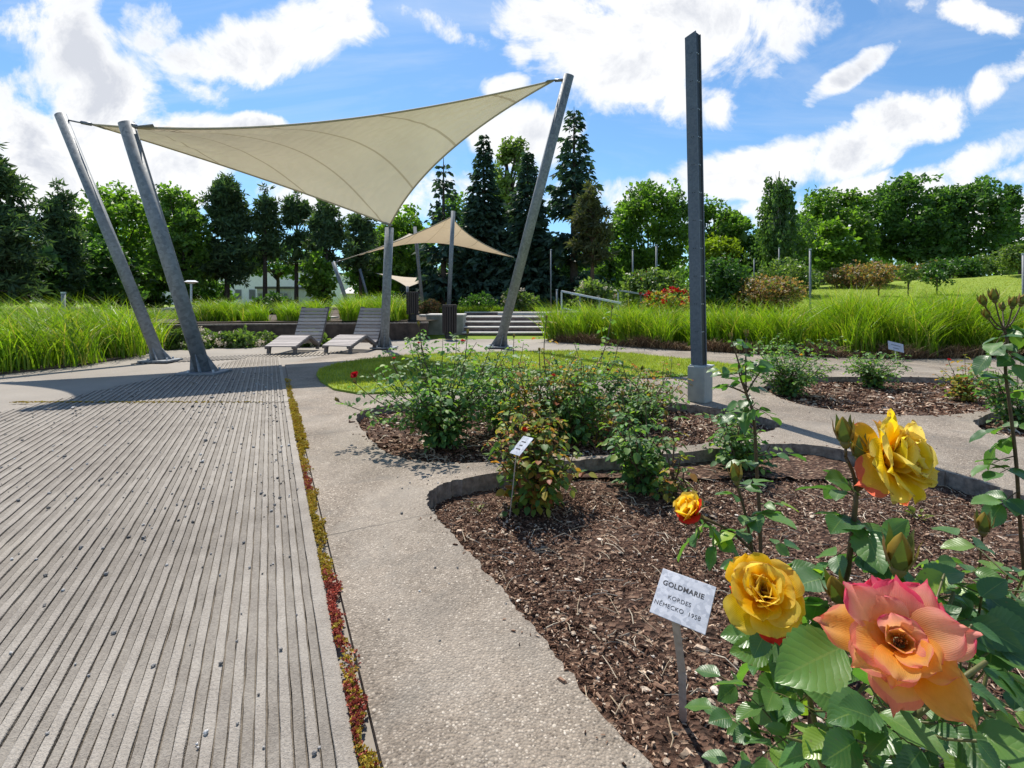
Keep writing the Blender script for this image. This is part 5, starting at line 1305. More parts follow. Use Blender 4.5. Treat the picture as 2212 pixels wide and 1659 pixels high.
def bud_mesh(parent, p, d, s, pet='bud', name='bud', openness=0.0):
    """a closed rose bud: pointed petals wrapped in sepals on a swollen base"""
    p = Vector(p); d = Vector(d).normalized(); x = d.cross(Vector((.3, .9, .1))).normalized(); y = d.cross(x)
    mb = MB(); mb.tube([p, p + d * s * .18, p + d * s * .32], [s * .1, s * .2, s * .16], 8); 
    for k in range(5):
        a = k * 2 * PI / 5; e = x * math.cos(a) + y * math.sin(a); tn = d.cross(e); V = []
        for i in range(6):
            t = i / 5; w_ = s * .20 * (1 - t ** 1.3) + .0004; r = s * (.17 + .17 * math.sin(min(1, t * 1.2) * PI * .75) + openness * t * t + (.12 * t ** 4))
            c = p + d * s * (.3 + .95 * t) + e * r
            V += [c - tn * w_, c + e * w_ * .25, c + tn * w_]
        mb.add([tuple(v) for v in V], [(3 * i + j, 3 * i + j + 1, 3 * i + 4 + j, 3 * i + 3 + j) for i in range(5) for j in range(2)])
    o = mb.build(name, M['sepal'], parent, True)
    mb = MB(); q = p + d * s * .28
    mb.tube([q, q + d * s * .25, q + d * s * .5, q + d * s * .75, q + d * s * .95], [s * .16, s * .28, s * .27, s * .16, s * .02], 12, False)
    mb.build('petals', M[pet], o, True)
    return o
def petal(mb, c, axis, er, phi0, phi1, L, Wd, cup=.35, roll=.5, point=.0, h0=0.0, r0=0.0, pw=1.6, ruf=.04, m=0, ku=4.0, twist=0.0, nu=10, nv=12):
    axis = Vector(axis).normalized(); er = (Vector(er) - axis * Vector(er).dot(axis)).normalized(); et = axis.cross(er)
    r, h = r0, h0; rows = []; dv = 1.0 / nv; ph = R.uniform(0, 6.3); fq = R.uniform(3, 6)
    V = []; U = []
    for i in range(nv + 1):
        v = i / nv; phi = phi0 + (phi1 - phi0) * v ** pw
        hw = Wd * max(0.0, (v + .03)) ** .55 * max(0.0, 1 - (v * .985) ** ku) ** .55
        n_ = Vector(axis) * math.sin(phi) - er * math.cos(phi)
        for j in range(nu + 1):
            u = -1 + 2 * j / nu
            lat = u * hw; ins = cup * hw * u * u - roll * hw * max(0, abs(u) - .45) ** 2 * 2.2 * v * v + ruf * L * (math.sin(fq * u + ph) * v * v + .5 * math.sin(2.3 * fq * u + 5 * v + ph) * v ** 3)
            tipl = point * L * max(0, 1 - abs(u) * 1.6) * max(0, v - .75) * 4 * dv * 4
            q = c + er * (r + tipl * math.sin(phi)) + axis * (h + tipl * math.cos(phi)) + et * (lat + twist * v * L) + n_ * ins
            V.append(tuple(q)); U.append((.5 + u / 2, v))
        r += L * dv * math.sin(phi); h += L * dv * math.cos(phi)
    U = np.array(U); Q = np.array([(i * (nu + 1) + j, i * (nu + 1) + j + 1, (i + 1) * (nu + 1) + j + 1, (i + 1) * (nu + 1) + j) for i in range(nv) for j in range(nu)])
    mb.add(V, Q, uq=U[Q], m=m)
def flower(parent, c, axis, size, layers, mats, name='flower', stam=True, up=(0, 0, 1), calyx=True):
    """layers: (count, phi0, phi1, length, width, cup, roll, point, h0, r0, material, phase, ku)"""
    axis = Vector(axis).normalized(); e0 = (Vector(up) - axis * Vector(up).dot(axis)).normalized(); e1 = axis.cross(e0); mb = MB()
    for (n, p0, p1, L, Wd, cup, roll, pt_, h0, r0, m_, ph, ku) in layers:
        for k in range(n):
            a = 2 * PI * (k + ph) / n + R.normal() * .16; er = e0 * math.cos(a) + e1 * math.sin(a)
            mm = m_(a) if callable(m_) else m_
            petal(mb, Vector(c), axis + Vector((R.normal(), R.normal(), R.normal())) * .06, er, rad(p0 + R.normal() * 7), rad(p1 + R.normal() * 13), L * size * R.uniform(.84, 1.14), Wd * size * R.uniform(.88, 1.1), cup, roll, pt_, h0 * size, r0 * size, 1.5, .05, mm, ku)
    o = mb.build(name, [M[x] for x in mats], parent, True)
    if stam:
        mb = MB()
        for k in range(34):
            a = R.uniform(0, 6.3); rr = R.uniform(.02, .14) * size; e = e0 * math.cos(a) + e1 * math.sin(a); q = Vector(c) + e * rr * .5; z = q + e * rr * .6 + axis * size * R.uniform(.12, .26)
            mb.tube([q, z], size * .006, 4, False); mb.tube([z, z + axis * size * .02], [size * .014, size * .008], 5)
        mb.build('stamens', M['stamen'], o)
    if calyx:
        mb = MB(); q = Vector(c) - axis * size * .02; mb.tube([q - axis * size * .26, q - axis * size * .14, q], [size * .05, size * .12, size * .1], 8)
        for k in range(5):
            a = k * 2 * PI / 5; e = e0 * math.cos(a) + e1 * math.sin(a); tn = axis.cross(e); V = []
            for i in range(5):
                t = i / 4; cc = q + e * size * (.1 + .5 * t) - axis * size * .3 * t * t; w_ = size * .07 * (1 - t) + .0003; V += [cc - tn * w_, cc + tn * w_]
            mb.add([tuple(v) for v in V], [(2 * i, 2 * i + 1, 2 * i + 3, 2 * i + 2) for i in range(4)])
        mb.build('sepals', M['sepal'], o, True)
    return o
SIMPLE = [(5, 15, 70, .55, .34, .4, .3, 0, 0, .03, 0, 0, 5), (6, 35, 95, .62, .4, .3, .4, 0, 0, .05, 0, .5, 5), (3, 0, 20, .45, .25, .6, .2, 0, 0, .01, 0, .2, 5)]

def rose_bush(label, x, ybase, tops, size=.035, z=BZ + .02, mat='rose_mid', dens=1.0, spread=.3, filler=14, fillh=.3, tpl=None, flowers=(), buds=0, thick=.006, bare=.12, stem='stem'):
    """a bush on its base pixel; tops lists the (x, y, dY) of the long canes, filler adds short inner shoots"""
    b = G(x, ybase, z); t = thing('rose_bush', label, 'rose bush', b, 'rose bushes in the beds')
    st = MB(); lv = Leaves(); tips = []
    ends = [P(px, py, b.y + dy) for (px, py, dy) in tops]
    for _ in range(filler):
        a = R.uniform(0, 2 * PI); r = spread * 1.3 * R.uniform(.2, 1) ** .7
        ends.append(b + Vector((math.cos(a) * r, math.sin(a) * r * .9, fillh * R.uniform(.5, 1.65))))
    for i, e in enumerate(ends):
        long_ = i < len(tops); b0 = b + Vector((R.normal() * .025, R.normal() * .02, -.01)); d = e - b0
        ctrl = [b0, b0 + d * .35 + Vector((d.x * -.12, d.y * -.12, d.length * .06)) + Vector((R.normal(), R.normal(), 0)) * .02, b0 + d * .7 + Vector((R.normal(), R.normal(), 0)) * .02, e]
        pts = bez(ctrl, 12); th = thick * (1 if long_ else .7)
        st.tube(pts, [th * (1 - .62 * k / 12) for k in range(13)], 6, False)
        tips.append((e, (pts[-1] - pts[-2]).normalized()))
        Lc = d.length; nl = max(3, int(Lc / .042 * dens * (1.05 if long_ else 1.2))); ang = R.uniform(0, 6.3)
        for k in range(nl):
            f = bare + (1 - bare) * (k + R.uniform(0, .6)) / nl
            if f > .99: f = .99
            q = pts[int(f * 12)] + (pts[min(12, int(f * 12) + 1)] - pts[int(f * 12)]) * (f * 12 % 1); ang += 2.4
            dd = Vector((math.cos(ang), math.sin(ang), R.uniform(-.1, .6)))
            compound(lv, st, q, dd, size * R.uniform(.55, 1.1) * (.7 if f > .9 else .92), 5 if R.uniform() < .75 else 3, R.uniform(.1, .5))
    st.build('stems', M[stem], t, True)
    mb = MB(); lv.mesh(mb, tpl or LEAF_LO); mb.build('foliage', M[mat], t, True)
    for k in range(min(buds, len(tips))): bud_mesh(t, tips[k][0], tips[k][1] + Vector((0, 0, .5)), size * R.uniform(.5, .7))
    for (px, py, dy, s, m_, ax) in flowers:
        c = P(px, py, b.y + dy); flower(t, c, ax, s, SIMPLE, [m_], calyx=True, stam=False)
        sm2 = MB(); near = min(tips, key=lambda q: (q[0] - c).length)[0]; ax = Vector(ax).normalized()
        if (near - c).length > .02: sm2.tube(bez([near, (near + c) / 2 - Vector((0, 0, .02)), c - ax * s * .25], 6), .0025, 5, False); sm2.build('flower_stalk', M['stem_green'], t)
    return t
RB = rose_bush
RB('largest rose bush at the left end of the second bed, with a red bloom', 960, 972, [(770, 830, -.05), (733, 868, -.1), (905, 705, .1), (1010, 722, .2), (1000, 760, 0), (1085, 752, .1), (850, 790, 0), (940, 780, .15), (1050, 800, -.1), (800, 890, -.2), (820, 800, .1), (890, 820, -.2)], .050, dens=1.0, spread=.4, filler=44, fillh=.46, tpl=LEAF_LO,
   flowers=((768, 811, -.05, .045, 'red', (-.2, -.6, .5)), (1000, 738, .2, .03, 'red', (0, -.3, 1)), (851, 775, 0, .022, 'red', (0, -.2, 1)), (904, 742, .1, .022, 'red', (.2, -.2, 1))), buds=4)
RB('tall bronze tinted rose bush in the middle of the second bed', 1180, 958, [(1180, 690, .3), (1165, 760, .1), (1120, 785, 0), (1240, 800, .1), (1200, 835, -.1), (1130, 860, -.2), (1090, 900, -.15)], .047, mat='rose_bronze', spread=.28, filler=27, fillh=.4, flowers=((1196, 812, .1, .03, 'orange', (0, -.5, .8)),), buds=2, stem='stem')
RB('rose bush with one tall cane reaching above the dead thatch, in the second bed', 1262, 930, [(1322, 668, .35), (1335, 745, .3), (1300, 770, .2), (1240, 740, .4), (1350, 800, .2), (1230, 780, .3)], .047, spread=.28, filler=25, fillh=.36, flowers=((1312, 800, .15, .026, 'orange', (.1, -.5, .8)),), buds=3)
RB('dense dark leaved rose in the second bed in front of the tall cane one', 1236, 962, [(1205, 850, 0), (1262, 868, -.1), (1290, 900, -.05)], .049, spread=.2, filler=30, fillh=.33)
RB('low thin rose bush at the right of the second bed near the plinth', 1385, 925, [(1345, 790, .1), (1386, 800, .1), (1440, 805, .1), (1480, 850, 0), (1420, 870, -.1), (1335, 850, -.1)], .049, spread=.27, filler=22, fillh=.27, buds=2)
RB('small sparse rose sprouting between the dark leaved rose and the low thin rose', 1300, 965, [(1325, 850, 0), (1340, 905, -.1), (1290, 900, 0)], .047, spread=.14, filler=10, fillh=.26, mat='rose_bronze', dens=.8)
RB('bushy bronze rose at the left corner of the near bed, behind a thin stake', 1152, 1098, [(1085, 905, .1), (1140, 880, .15), (1178, 900, .1), (1205, 925, 0), (1220, 985, 0), (1075, 985, -.05), (1110, 930, 0), (1160, 945, 0), (1225, 1010, -.05)], .051, BZ, mat='rose_bronze', spread=.17, filler=27, fillh=.3, tpl=LEAF_MID, flowers=((1133, 930, .05, .028, 'orange', (0, -.4, .8)),))
RB('upright green rose bush against the back edge of the near bed', 1388, 1058, [(1345, 860, .1), (1395, 880, .05), (1330, 940, 0), (1440, 960, 0), (1430, 1000, -.05), (1355, 985, -.05), (1400, 985, 0)], .051, BZ, spread=.14, filler=20, fillh=.25, tpl=LEAF_MID, buds=1)
RB('spindly reddish rose shoot between the upright green bush and the tall thorny cane', 1462, 1085, [(1440, 900, 0), (1470, 990, -.05), (1480, 1010, 0)], .047, BZ, mat='rose_bronze', spread=.06, filler=5, fillh=.2, tpl=LEAF_MID, dens=.7, buds=1)
RB('leafy green rose behind the tall thorny cane', 1600, 1020, [(1560, 880, .05), (1620, 850, .1), (1585, 900, 0), (1640, 930, 0), (1550, 950, -.05), (1665, 960, -.05)], .049, BZ, spread=.14, filler=20, fillh=.24, tpl=LEAF_MID)
RB('bushy rose at the left end of the third bed, right of the plinth', 1700, 856, [(1655, 775, 0), (1690, 765, .1), (1735, 770, 0), (1780, 785, 0), (1620, 800, 0)], .049, spread=.4, filler=40, fillh=.38, flowers=((1731, 768, 0, .04, 'yel', (0, -.4, .9)),))
RB('compact rose bush in the third bed in front of the small far plate', 1888, 838, [(1850, 790, 0), (1890, 778, 0), (1925, 790, 0)], .046, spread=.24, filler=34, fillh=.26)
RB('small rose bush at the right end of the third bed', 2085, 868, [(2060, 800, 0), (2110, 790, 0)], .049, spread=.22, filler=20, fillh=.28, flowers=((2050, 778, 0, .03, 'red', (0, -.4, .9)),), mat='rose_bronze')
RB('rose bush in the small right hand bed behind the tall right cane', 2190, 925, [(2150, 800, 0), (2200, 790, 0), (2130, 850, 0)], .049, spread=.25, filler=17, fillh=.3)

RB('spreading rose bush between the largest bush and the tall bronze one', 1085, 930, [(1075, 770, .1), (1110, 730, .2), (1040, 790, 0), (1130, 790, .1)], .046, spread=.34, filler=26, fillh=.4, buds=2)
RB('leafy rose bush at the back of the second bed left of the plinth', 1410, 892, [(1400, 800, .1), (1360, 820, 0), (1455, 830, 0)], .044, spread=.3, filler=18, fillh=.28, mat='rose_bronze')
# ---- roses in the foreground
def cane(st, pts, r0, r1, thorns=8, n=16):
    q = bez(pts, n); st.tube(q, [r0 + (r1 - r0) * k / n for k in range(n + 1)], 8, False)
    for _ in range(thorns):
        k = R.integers(1, n - 1); a = R.uniform(0, 2 * PI); d = (q[k + 1] - q[k]).normalized(); e = Vector((math.cos(a), math.sin(a) * .5, R.uniform(-.3, 0))); e = (e - d * e.dot(d)).normalized()
        p = q[k] + (q[k + 1] - q[k]) * R.uniform(); st.tube([p + e * r1 * .6, p + e * (r1 + .0045) - d * .002], [.0016, .0002], 5, False)
    return q
def leaf_px(lv, px, py, Y, tx, ty, Yt, w=1.0, nrm=None, size=None):
    """one large leaf given by its base and its tip"""
    a, b = P(px, py, Y), P(tx, ty, Yt); d = b - a
    n = Vector(nrm) if nrm is not None else Vector((R.normal() * .3, -.35 + R.normal() * .2, .9))
    lv.add(a, d, n, size or d.length, w)
def fore_bush(label, base): return thing('rose_bush', label, 'rose bush', base, 'roses in the foreground')

# tall thorny cane in the near bed
b = G(1645, 1345, BZ); t = fore_bush('single tall thorny cane rising in the near bed, leafy at the top', b); st = MB(); lv = Leaves()
Yc = b.y
q = cane(st, [b, P(1642, 1150, Yc), P(1634, 1000, Yc), P(1628, 900, Yc), P(1612, 850, Yc)], .0062, .0042, 12)
top = q[-1]
for e in (P(1595, 790, Yc - .03), P(1645, 800, Yc + .02), P(1580, 735, Yc), P(1612, 730, Yc + .03), P(1560, 830, Yc - .02)):
    cane(st, [top, (top + e) / 2 + Vector((R.normal() * .005, 0, .004)), e], .003, .0018, 1, 8)
    for k in range(3):
        p = top + (e - top) * R.uniform(.35, .95); a = R.uniform(0, 6.3); compound(lv, st, p, (math.cos(a), math.sin(a) * .6, .4), R.uniform(.026, .036), 3 if k else 5, .3)
for (px, py, tx, ty) in ((1628, 880, 1705, 905), (1626, 885, 1560, 895), (1615, 835, 1570, 800), (1632, 870, 1600, 910), (1630, 860, 1560, 870), (1632, 985, 1750, 960), (1636, 1000, 1565, 985), (1640, 1090, 1720, 1075), (1640, 1180, 1730, 1160), (1641, 1230, 1560, 1200), (1640, 1125, 1590, 1150), (1620, 800, 1660, 770), (1633, 950, 1580, 930)):
    a, e = P(px, py, Yc), P(tx, ty, Yc + R.normal() * .03); compound(lv, st, a, e - a, .05 * R.uniform(.85, 1.15), 5 if R.uniform() < .6 else 3, .15, rach=max(.8, (e - a).length / .05 * .55))
st.build('stems', M['stem'], t, True); mb = MB(); lv.mesh(mb, LEAF_HI); mb.build('foliage', M['rose_near'], t, True)
bud_mesh(t, P(1612, 728, Yc + .03), (0, 0, 1), .02); bud_mesh(t, P(1580, 733, Yc), (-.2, 0, 1), .018)

# rose with the half open bloom, left of the tall cane
b = G(1800, 1720, BZ); b = Vector((.60, 1.0, BZ)); t = fore_bush('arching rose shoot carrying a small half open orange bloom', b); st = MB(); lv = Leaves()
Ys = .92
j = P(1625, 1190, Ys)
cane(st, [b, P(1740, 1420, .97), P(1690, 1290, Ys), j], .0045, .0032, 5)
q1 = P(1592, 1048, Ys); cane(st, [j, P(1610, 1110, Ys), q1], .003, .002, 3)
q2 = P(1512, 1118, Ys); cane(st, [j, P(1575, 1145, Ys), q2], .003, .0024, 4)
bud_mesh(t, q1, (-.12, 0, 1), .034)
SM = [(4, 5, 30, .75, .5, .55, .15, 0, 0, .04, 0, .2, 6), (5, 18, 45, .8, .55, .5, .3, 0, 0, .06, 0, 0, 5), (4, 30, 75, .75, .5, .35, .5, .2, 0, .08, 1, .4, 4)]
flower(t, P(1502, 1112, Ys - .01), (-.55, -.25, .65), .052, SM, ['yel', 'orange'], stam=False)
for (px, py, tx, ty, s) in ((1600, 1060, 1660, 1010, .045), (1600, 1075, 1560, 1050, .035), (1612, 1120, 1655, 1100, .06), (1618, 1150, 1570, 1140, .04), (1560, 1135, 1540, 1190, .05), (1530, 1122, 1470, 1175, .05), (1520, 1125, 1600, 1185, .05), (1640, 1215, 1600, 1240, .05), (1660, 1240, 1720, 1215, .055), (1680, 1280, 1740, 1300, .05), (1650, 1230, 1590, 1275, .05), (1700, 1310, 1640, 1330, .05), (1660, 1235, 1700, 1262, .04)):
    a, e = P(px, py, Ys), P(tx, ty, Ys + R.normal() * .02); compound(lv, st, a, e - a, s * R.uniform(.85, 1.1), 3 if R.uniform() < .55 else 5, .2, rach=max(.75, (e - a).length / s * .6))
st.build('stems', M['stem'], t, True); mb = MB(); lv.mesh(mb, LEAF_HI); mb.build('foliage', M['rose_near'], t, True)

# the golden bloom beside the name plate
b = Vector((.52, .80, BZ)); t = fore_bush('rose with the full golden bloom right beside the reading name plate', b); st = MB(); lv = Leaves()
Yg = .60; c = P(1650, 1288, Yg); ax = Vector((-.30, -.58, .72))
back = c - ax.normalized() * .028
cane(st, [b, P(1760, 1560, .72), P(1700, 1400, .66), back - Vector((0, -.01, .02)), back], .0042, .003, 5)
L2 = [(3, 0, 15, .30, .26, .8, .1, 0, .0, .03, 0, .1, 6), (5, 8, 32, .42, .34, .6, .25, 0, 0, .05, 0, .3, 6), (6, 22, 55, .52, .42, .5, .35, 0, 0, .06, 0, .0, 5), (7, 42, 82, .62, .44, .35, .45, .05, -.02, .07, 0, .5, 5), (6, 62, 108, .68, .48, .25, .5, .1, -.04, .08, 0, .2, 5), (3, 95, 150, .66, .4, .15, .6, .2, -.06, .08, 1, .65, 4)]
flower(t, c, ax, .063, L2, ['yel', 'orange'])
for (px, py, tx, ty, Y0, s) in ((1690, 1400, 1610, 1420, .66, .05), (1690, 1400, 1740, 1370, .66, .05), (1700, 1420, 1640, 1390, .64, .045), (1715, 1440, 1650, 1465, .66, .05), (1735, 1470, 1800, 1450, .66, .05), (1740, 1500, 1640, 1490, .66, .055), (1745, 1500, 1690, 1540, .66, .055), (1750, 1540, 1830, 1560, .68, .05), (1690, 1395, 1700, 1340, .66, .05), (1740, 1380, 1760, 1310, .7, .05), (1755, 1420, 1745, 1345, .72, .05)):
    a, e = P(px, py, Y0), P(tx, ty, Y0 + R.normal() * .03); compound(lv, st, a, e - a, s * R.uniform(.85, 1.1), 5 if R.uniform() < .5 else 3, .2, rach=max(.75, (e - a).length / s * .6))
for a in ((1600, 1325, .61, 1590, 1372, .6, .9), (1655, 1365, .6, 1625, 1418, .59, 1.0)): leaf_px(lv, *a[:3], *a[3:6], a[6])
st.build('stems', M['stem_green'], t, True); mb = MB(); lv.mesh(mb, LEAF_HI); mb.build('foliage', M['rose_near'], t, True)
bud_mesh(t, P(1818, 1308, .62), (-.25, -.1, .6), .036); st = MB(); cane(st, [P(1790, 1500, .68), P(1835, 1380, .64), P(1818, 1308, .62)], .003, .002, 2); st.build('flower_stalk', M['stem_green'], t)

# the yellow bloom at the upper right
b = Vector((.60, .78, BZ)); t = fore_bush('upright rose with a pale golden bloom facing right and two red tipped buds', b); st = MB(); lv = Leaves()
Yy = .66; n1 = P(1850, 1060, Yy)
cane(st, [b, P(1815, 1420, .72), P(1832, 1230, .68), P(1845, 1120, Yy), n1], .0046, .003, 6)
fc = P(1935, 992, Yy - .01); fa = Vector((.40, -.78, .30))
cane(st, [n1, P(1862, 1052, Yy), P(1885, 1030, Yy), fc - fa.normalized() * .024], .0024, .0022, 1, 8)
cane(st, [n1, P(1842, 1020, Yy), P(1826, 985, Yy)], .0026, .002, 2, 8); bud_mesh(t, P(1827, 968, Yy), (-.1, 0, 1), .034)
cane(st, [n1, P(1858, 1030, Yy), P(1858, 1005, Yy)], .0024, .002, 1, 8); bud_mesh(t, P(1858, 1000, Yy), (-.05, 0, 1), .03)
st.tube([P(1827, 985, Yy), P(1827, 966, Yy)], .002, 6); st.tube([P(1858, 1006, Yy), P(1858, 998, Yy)], .002, 6)
L1 = [(4, 0, 14, .6, .38, .7, .1, 0, 0, .02, 0, 0, 6), (5, 8, 26, .68, .5, .5, .2, .1, 0, .05, 0, .4, 5), (6, 20, 52, .74, .56, .35, .4, .2, 0, .07, 0, .1, 4.4), (6, 38, 82, .80, .58, .25, .5, .4, -.02, .08, 0, .6, 3.8), (6, 58, 112, .84, .58, .2, .55, .5, -.04, .09, 0, .2, 3.4), (5, 80, 132, .84, .56, .15, .6, .5, -.06, .09, 1, .45, 3.2)]
flower(t, fc - fa.normalized() * .012, fa, .066, L1, ['lemon', 'yel_out'])
for (px, py, tx, ty, s) in ((1845, 1065, 1815, 1010, .04), (1845, 1070, 1800, 1050, .038), (1838, 1120, 1800, 1100, .042), (1838, 1120, 1880, 1150, .05), (1834, 1180, 1870, 1190, .05), (1834, 1180, 1800, 1200, .046), (1842, 1110, 1865, 1130, .05), (1834, 1210, 1920, 1140, .05), (1828, 1260, 1790, 1240, .05), (1822, 1330, 1770, 1290, .055), (1822, 1300, 1860, 1330, .05)):
    a, e = P(px, py, .68), P(tx, ty, .68 + R.normal() * .02); compound(lv, st, a, e - a, s * R.uniform(.9, 1.1), 3, .2, rach=max(.7, (e - a).length / s * .55))
leaf_px(lv, 1905, 1165, .66, 1968, 1122, .66, .8, (0.1, -.7, .6))
st.build('stems', M['stem'], t, True); mb = MB(); lv.mesh(mb, LEAF_HI); mb.build('foliage', M['rose_near'], t, True)

# the big peach and pink bloom
b = Vector((.50, .62, BZ)); t = fore_bush('rose with the largest peach and pink bloom nearest the camera', b); st = MB(); lv = Leaves()
Yp = .42; c = P(1942, 1388, Yp); ax = Vector((-.38, -.60, .66))
back = c - ax.normalized() * .03
anch = list(cane(st, [b, P(1930, 1800, .52), P(1940, 1560, .47), back], .0045, .0034, 4))
for e in ((P(1760, 1620, .62)), (P(2080, 1500, .62)), (P(2160, 1330, .74)), (P(2020, 1290, .76)), (P(2230, 1560, .62)), (P(1850, 1500, .62))):
    anch += cane(st, [b, (b + e) / 2 + Vector((0, 0, .05)), e], .0034, .002, 3)
def attach(p):
    q = min(anch, key=lambda v: (v - p).length)
    if (q - p).length > .004: st.tube(bez([q, (q + p) / 2 - Vector((0, 0, .008)), p], 5), .0013, 5, False)
    return p
pk = lambda a: 1 if math.cos(a) > .2 + R.normal() * .2 else 0  # pink edges on upper petals; the lower ones' shaded amber is put into the colour
LP = [(3, 14, 30, .34, .30, .7, .4, 0, .0, .10, 0, .0, 5), (4, 30, 62, .52, .42, .5, .5, .1, 0, .11, pk, .25, 4.5), (5, 48, 80, .70, .50, .35, .55, .2, 0, .11, pk, .5, 4), (6, 62, 92, .88, .54, .2, .6, .4, -.02, .1, pk, .1, 3.2), (6, 76, 106, 1.0, .56, .12, .65, .5, -.04, .1, pk, .6, 2.9), (5, 86, 124, 1.04, .56, .05, .7, .5, -.07, .1, pk, .3, 2.7)]
flower(t, c, ax, .0455, LP, ['peach', 'pink'])
big = [(1820, 1398, .47, 1680, 1458, .45, .95, (-.15, -.55, .8)), (1990, 1330, .5, 2110, 1440, .46, .95, None), (2080, 1470, .46, 2160, 1520, .44, 1.0, None), (2060, 1500, .45, 2140, 1590, .43, .9, None), (2100, 1480, .44, 2230, 1570, .42, .9, None),
       (1900, 1560, .47, 1800, 1500, .46, .9, None), (1890, 1530, .48, 1760, 1545, .46, 1.0, None), (1930, 1580, .46, 1860, 1630, .44, 1.0, None), (1900, 1540, .46, 2110, 1650, .4, .8, None), (2000, 1590, .46, 2075, 1620, .45, .9, None), (1850, 1600, .47, 1760, 1660, .45, 1.0, None),
       (1880, 1480, .5, 1850, 1390, .49, .8, None), (1860, 1420, .52, 1830, 1490, .5, .8, None), (2040, 1240, .56, 1955, 1290, .56, .9, None), (2010, 1350, .53, 2090, 1290, .52, .85, None), (2100, 1350, .5, 2200, 1400, .48, .9, None), (2120, 1290, .55, 2190, 1230, .55, .9, None), (2000, 1250, .58, 2110, 1215, .58, .95, None),
       (1960, 1300, .56, 2010, 1240, .56, .9, None), (2060, 1290, .56, 2150, 1340, .54, .9, None), (1990, 1620, .45, 1930, 1700, .44, 1, None), (2110, 1600, .44, 2190, 1690, .42, 1, None), (1790, 1590, .5, 1720, 1640, .48, 1, None)]
for a in big:
    q0, q1 = attach(P(*a[:3])), P(*a[3:6]); k_ = .98 if a is big[0] else .74; q1 = q0 + (q1 - q0) * k_
    n_ = Vector(a[7]) if a[7] else Vector((R.normal() * .3, -.35 + R.normal() * .25, .9)); lv.add(q0, q1 - q0, n_, (q1 - q0).length, a[6])
for _ in range(46):
    px, py = R.uniform(1640, 2230), R.uniform(1330, 1720); Y0 = R.uniform(.5, .78)
    if px < 1760 and py < 1480: continue
    a = R.uniform(0, 6.3); compound(lv, st, attach(P(px, py, Y0)), (math.cos(a), math.sin(a) * .6, R.uniform(-.1, .5)), R.uniform(.028, .044), 5 if R.uniform() < .6 else 3, .25)
for _ in range(26):
    px, py = R.uniform(1960, 2230), R.uniform(1210, 1400); Y0 = R.uniform(.6, .9)
    a = R.uniform(0, 6.3); compound(lv, st, attach(P(px, py, Y0)), (math.cos(a), math.sin(a) * .6, R.uniform(-.1, .4)), R.uniform(.034, .05), 5 if R.uniform() < .6 else 3, .25)
cane(st, [P(1960, 1520, .5), P(2020, 1400, .53), P(2060, 1280, .57)], .003, .002, 3, 8); cane(st, [P(1950, 1570, .48), P(2060, 1480, .47), P(2130, 1430, .48)], .003, .002, 3, 8)
for (px, py, tx, ty, Y0, s) in ((2030, 1290, 2120, 1260, .58, .045), (2050, 1310, 2130, 1350, .56, .045), (2040, 1350, 2150, 1310, .55, .045), (2100, 1440, 2180, 1440, .5, .045), (1880, 1640, 1790, 1610, .48, .045), (1960, 1620, 1900, 1680, .46, .045), (1850, 1560, 1800, 1480, .52, .04), (2120, 1420, 2200, 1350, .52, .045), (1990, 1560, 2080, 1560, .5, .045), (1870, 1450, 1800, 1430, .55, .04)):
    a, e = P(px, py, Y0), P(tx, ty, Y0 + R.normal() * .02); compound(lv, st, a, e - a, s * R.uniform(.9, 1.1), 5, .25, rach=max(.9, (e - a).length / s * .7))
st.build('stems', M['stem_green'], t, True); mb = MB(); lv.mesh(mb, LEAF_HI); mb.build('foliage', M['rose_near'], t, True)
bk = P(1938, 1245, .56); st = MB(); cane(st, [P(1945, 1480, .54), P(1942, 1340, .55), bk], .003, .0024, 2, 8); st.build('flower_stalk', M['stem_green'], t); bud_mesh(t, bk, (.02, -.1, 1), .042, openness=.06)

# brownish bud on a thin stalk further right
b = G(2105, 1340, BZ); t = fore_bush('small rose with a withered pale bud in the right part of the near bed', b); st = MB(); lv = Leaves()
qs = cane(st, [b, P(2112, 1260, b.y - .25), P(2122, 1160, b.y - .4)], .003, .002, 2, 8); bud_mesh(t, P(2122, 1158, b.y - .4), (.08, 0, 1), .045, openness=.05)
for (tx, ty) in ((2180, 1140), (2060, 1200), (2160, 1200), (2190, 1260), (2080, 1250)):
    a = qs[int(R.integers(2, 6))]; e = P(tx, ty, b.y - .3); compound(lv, st, a, e - a, .045, 5, .2, rach=1.6)
st.build('stems', M['stem'], t, True); mb = MB(); lv.mesh(mb, LEAF_HI); mb.build('foliage', M['rose_near'], t, True)

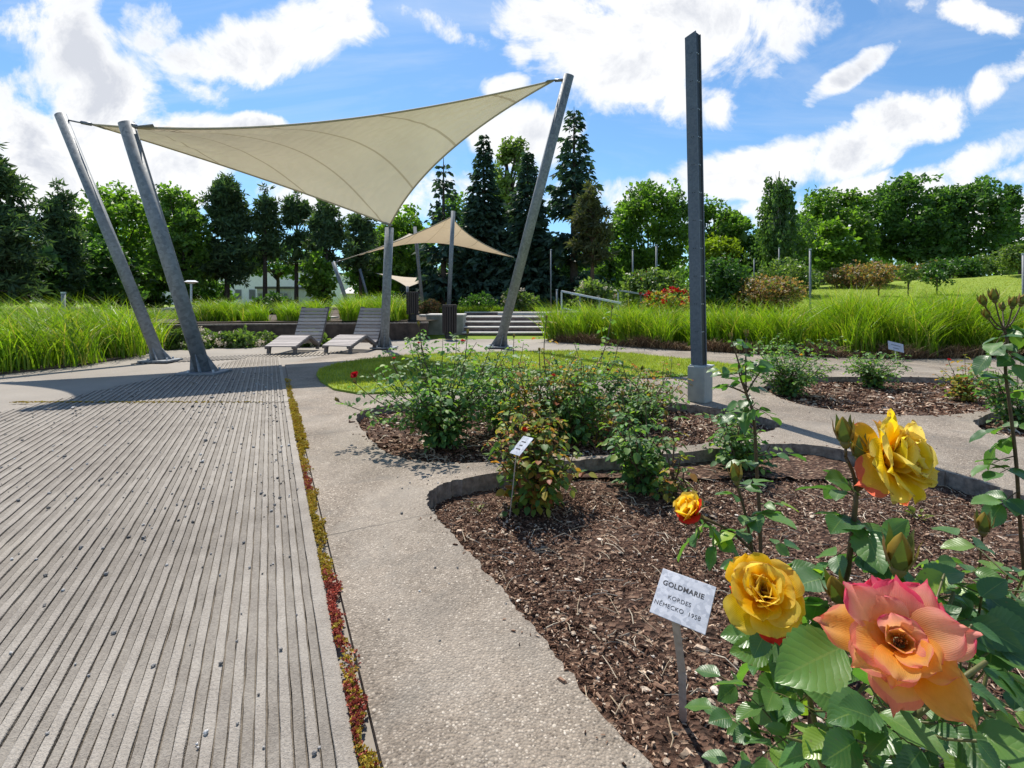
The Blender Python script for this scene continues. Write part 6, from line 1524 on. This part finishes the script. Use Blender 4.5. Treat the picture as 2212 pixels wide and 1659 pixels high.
# tall cane at the right edge with a cluster of green buds
b = Vector((1.36, 1.28, BZ)); t = fore_bush('tall thorny cane with a cluster of green buds at the right edge', b); st = MB(); lv = Leaves()
Yr = 1.22
q = cane(st, [b, P(2212, 1230, 1.25), P(2196, 1010, Yr), P(2184, 900, Yr), P(2172, 800, Yr), P(2176, 745, Yr), P(2170, 712, Yr)], .0044, .003, 14, 24)
tp = q[-1]
for (px, py, s) in ((2128, 662, .026), (2136, 690, .024), (2150, 655, .03), (2166, 672, .02), (2186, 668, .026), (2204, 662, .026)):
    e = P(px, py, Yr + R.normal() * .02); cane(st, [tp, (tp + e) / 2 + Vector((0, 0, -.01)), e], .0022, .0014, 0, 8); bud_mesh(t, e, (e - tp) + Vector((0, 0, .06)), s)
for (px, py, tx, ty, s) in ((2172, 720, 2130, 730, .05), (2172, 740, 2120, 770, .055), (2175, 760, 2205, 790, .055), (2174, 725, 2210, 705, .045), (2180, 850, 2230, 830, .05), (2178, 820, 2140, 800, .04), (2186, 920, 2135, 925, .06), (2188, 930, 2220, 900, .06), (2188, 940, 2150, 960, .06), (2192, 985, 2085, 1000, .06), (2195, 1010, 2130, 1010, .055), (2200, 1060, 2150, 1090, .06), (2205, 1090, 2130, 1060, .055), (2180, 700, 2200, 730, .04)):
    a, e = P(px, py, Yr), P(tx, ty, Yr + R.normal() * .04); compound(lv, st, a, e - a, s * R.uniform(.85, 1.05), 5 if R.uniform() < .5 else 3, .2, rach=max(.8, (e - a).length / s * .55))
st.build('stems', M['stem'], t, True); mb = MB(); lv.mesh(mb, LEAF_HI); mb.build('foliage', M['rose_near'], t, True)

# ---- small weeds in the bark
def weed(label, x, y, n, size):
    b = G(x, y, BZ); t = thing('weed', label, 'weed', b); st = MB(); lv = Leaves()
    for k in range(n):
        a = R.uniform(0, 6.3); d = Vector((math.cos(a), math.sin(a), R.uniform(.3, 1.1))); q = b + d * size * R.uniform(.5, 1.4); st.tube([b, (b + q) / 2 + Vector((0, 0, size * .1)), q], size * .03, 4, False); lv.add(q, d, (0, 0, 1), size * R.uniform(.6, 1.1), .8)
    st.build('stems', M['stem_green'], t); mb = MB(); lv.mesh(mb, LEAF_MID); mb.build('foliage', M['yellow_leaf'], t, True)
weed('small yellow green weed in the bark below the upper golden bloom', 1985, 1122, 16, .03)
weed('tiny green weed in the rounded left corner of the near bed', 975, 1072, 7, .022)
weed('tiny pale weed in the bark just left of the thin label stake', 1032, 1102, 8, .02)
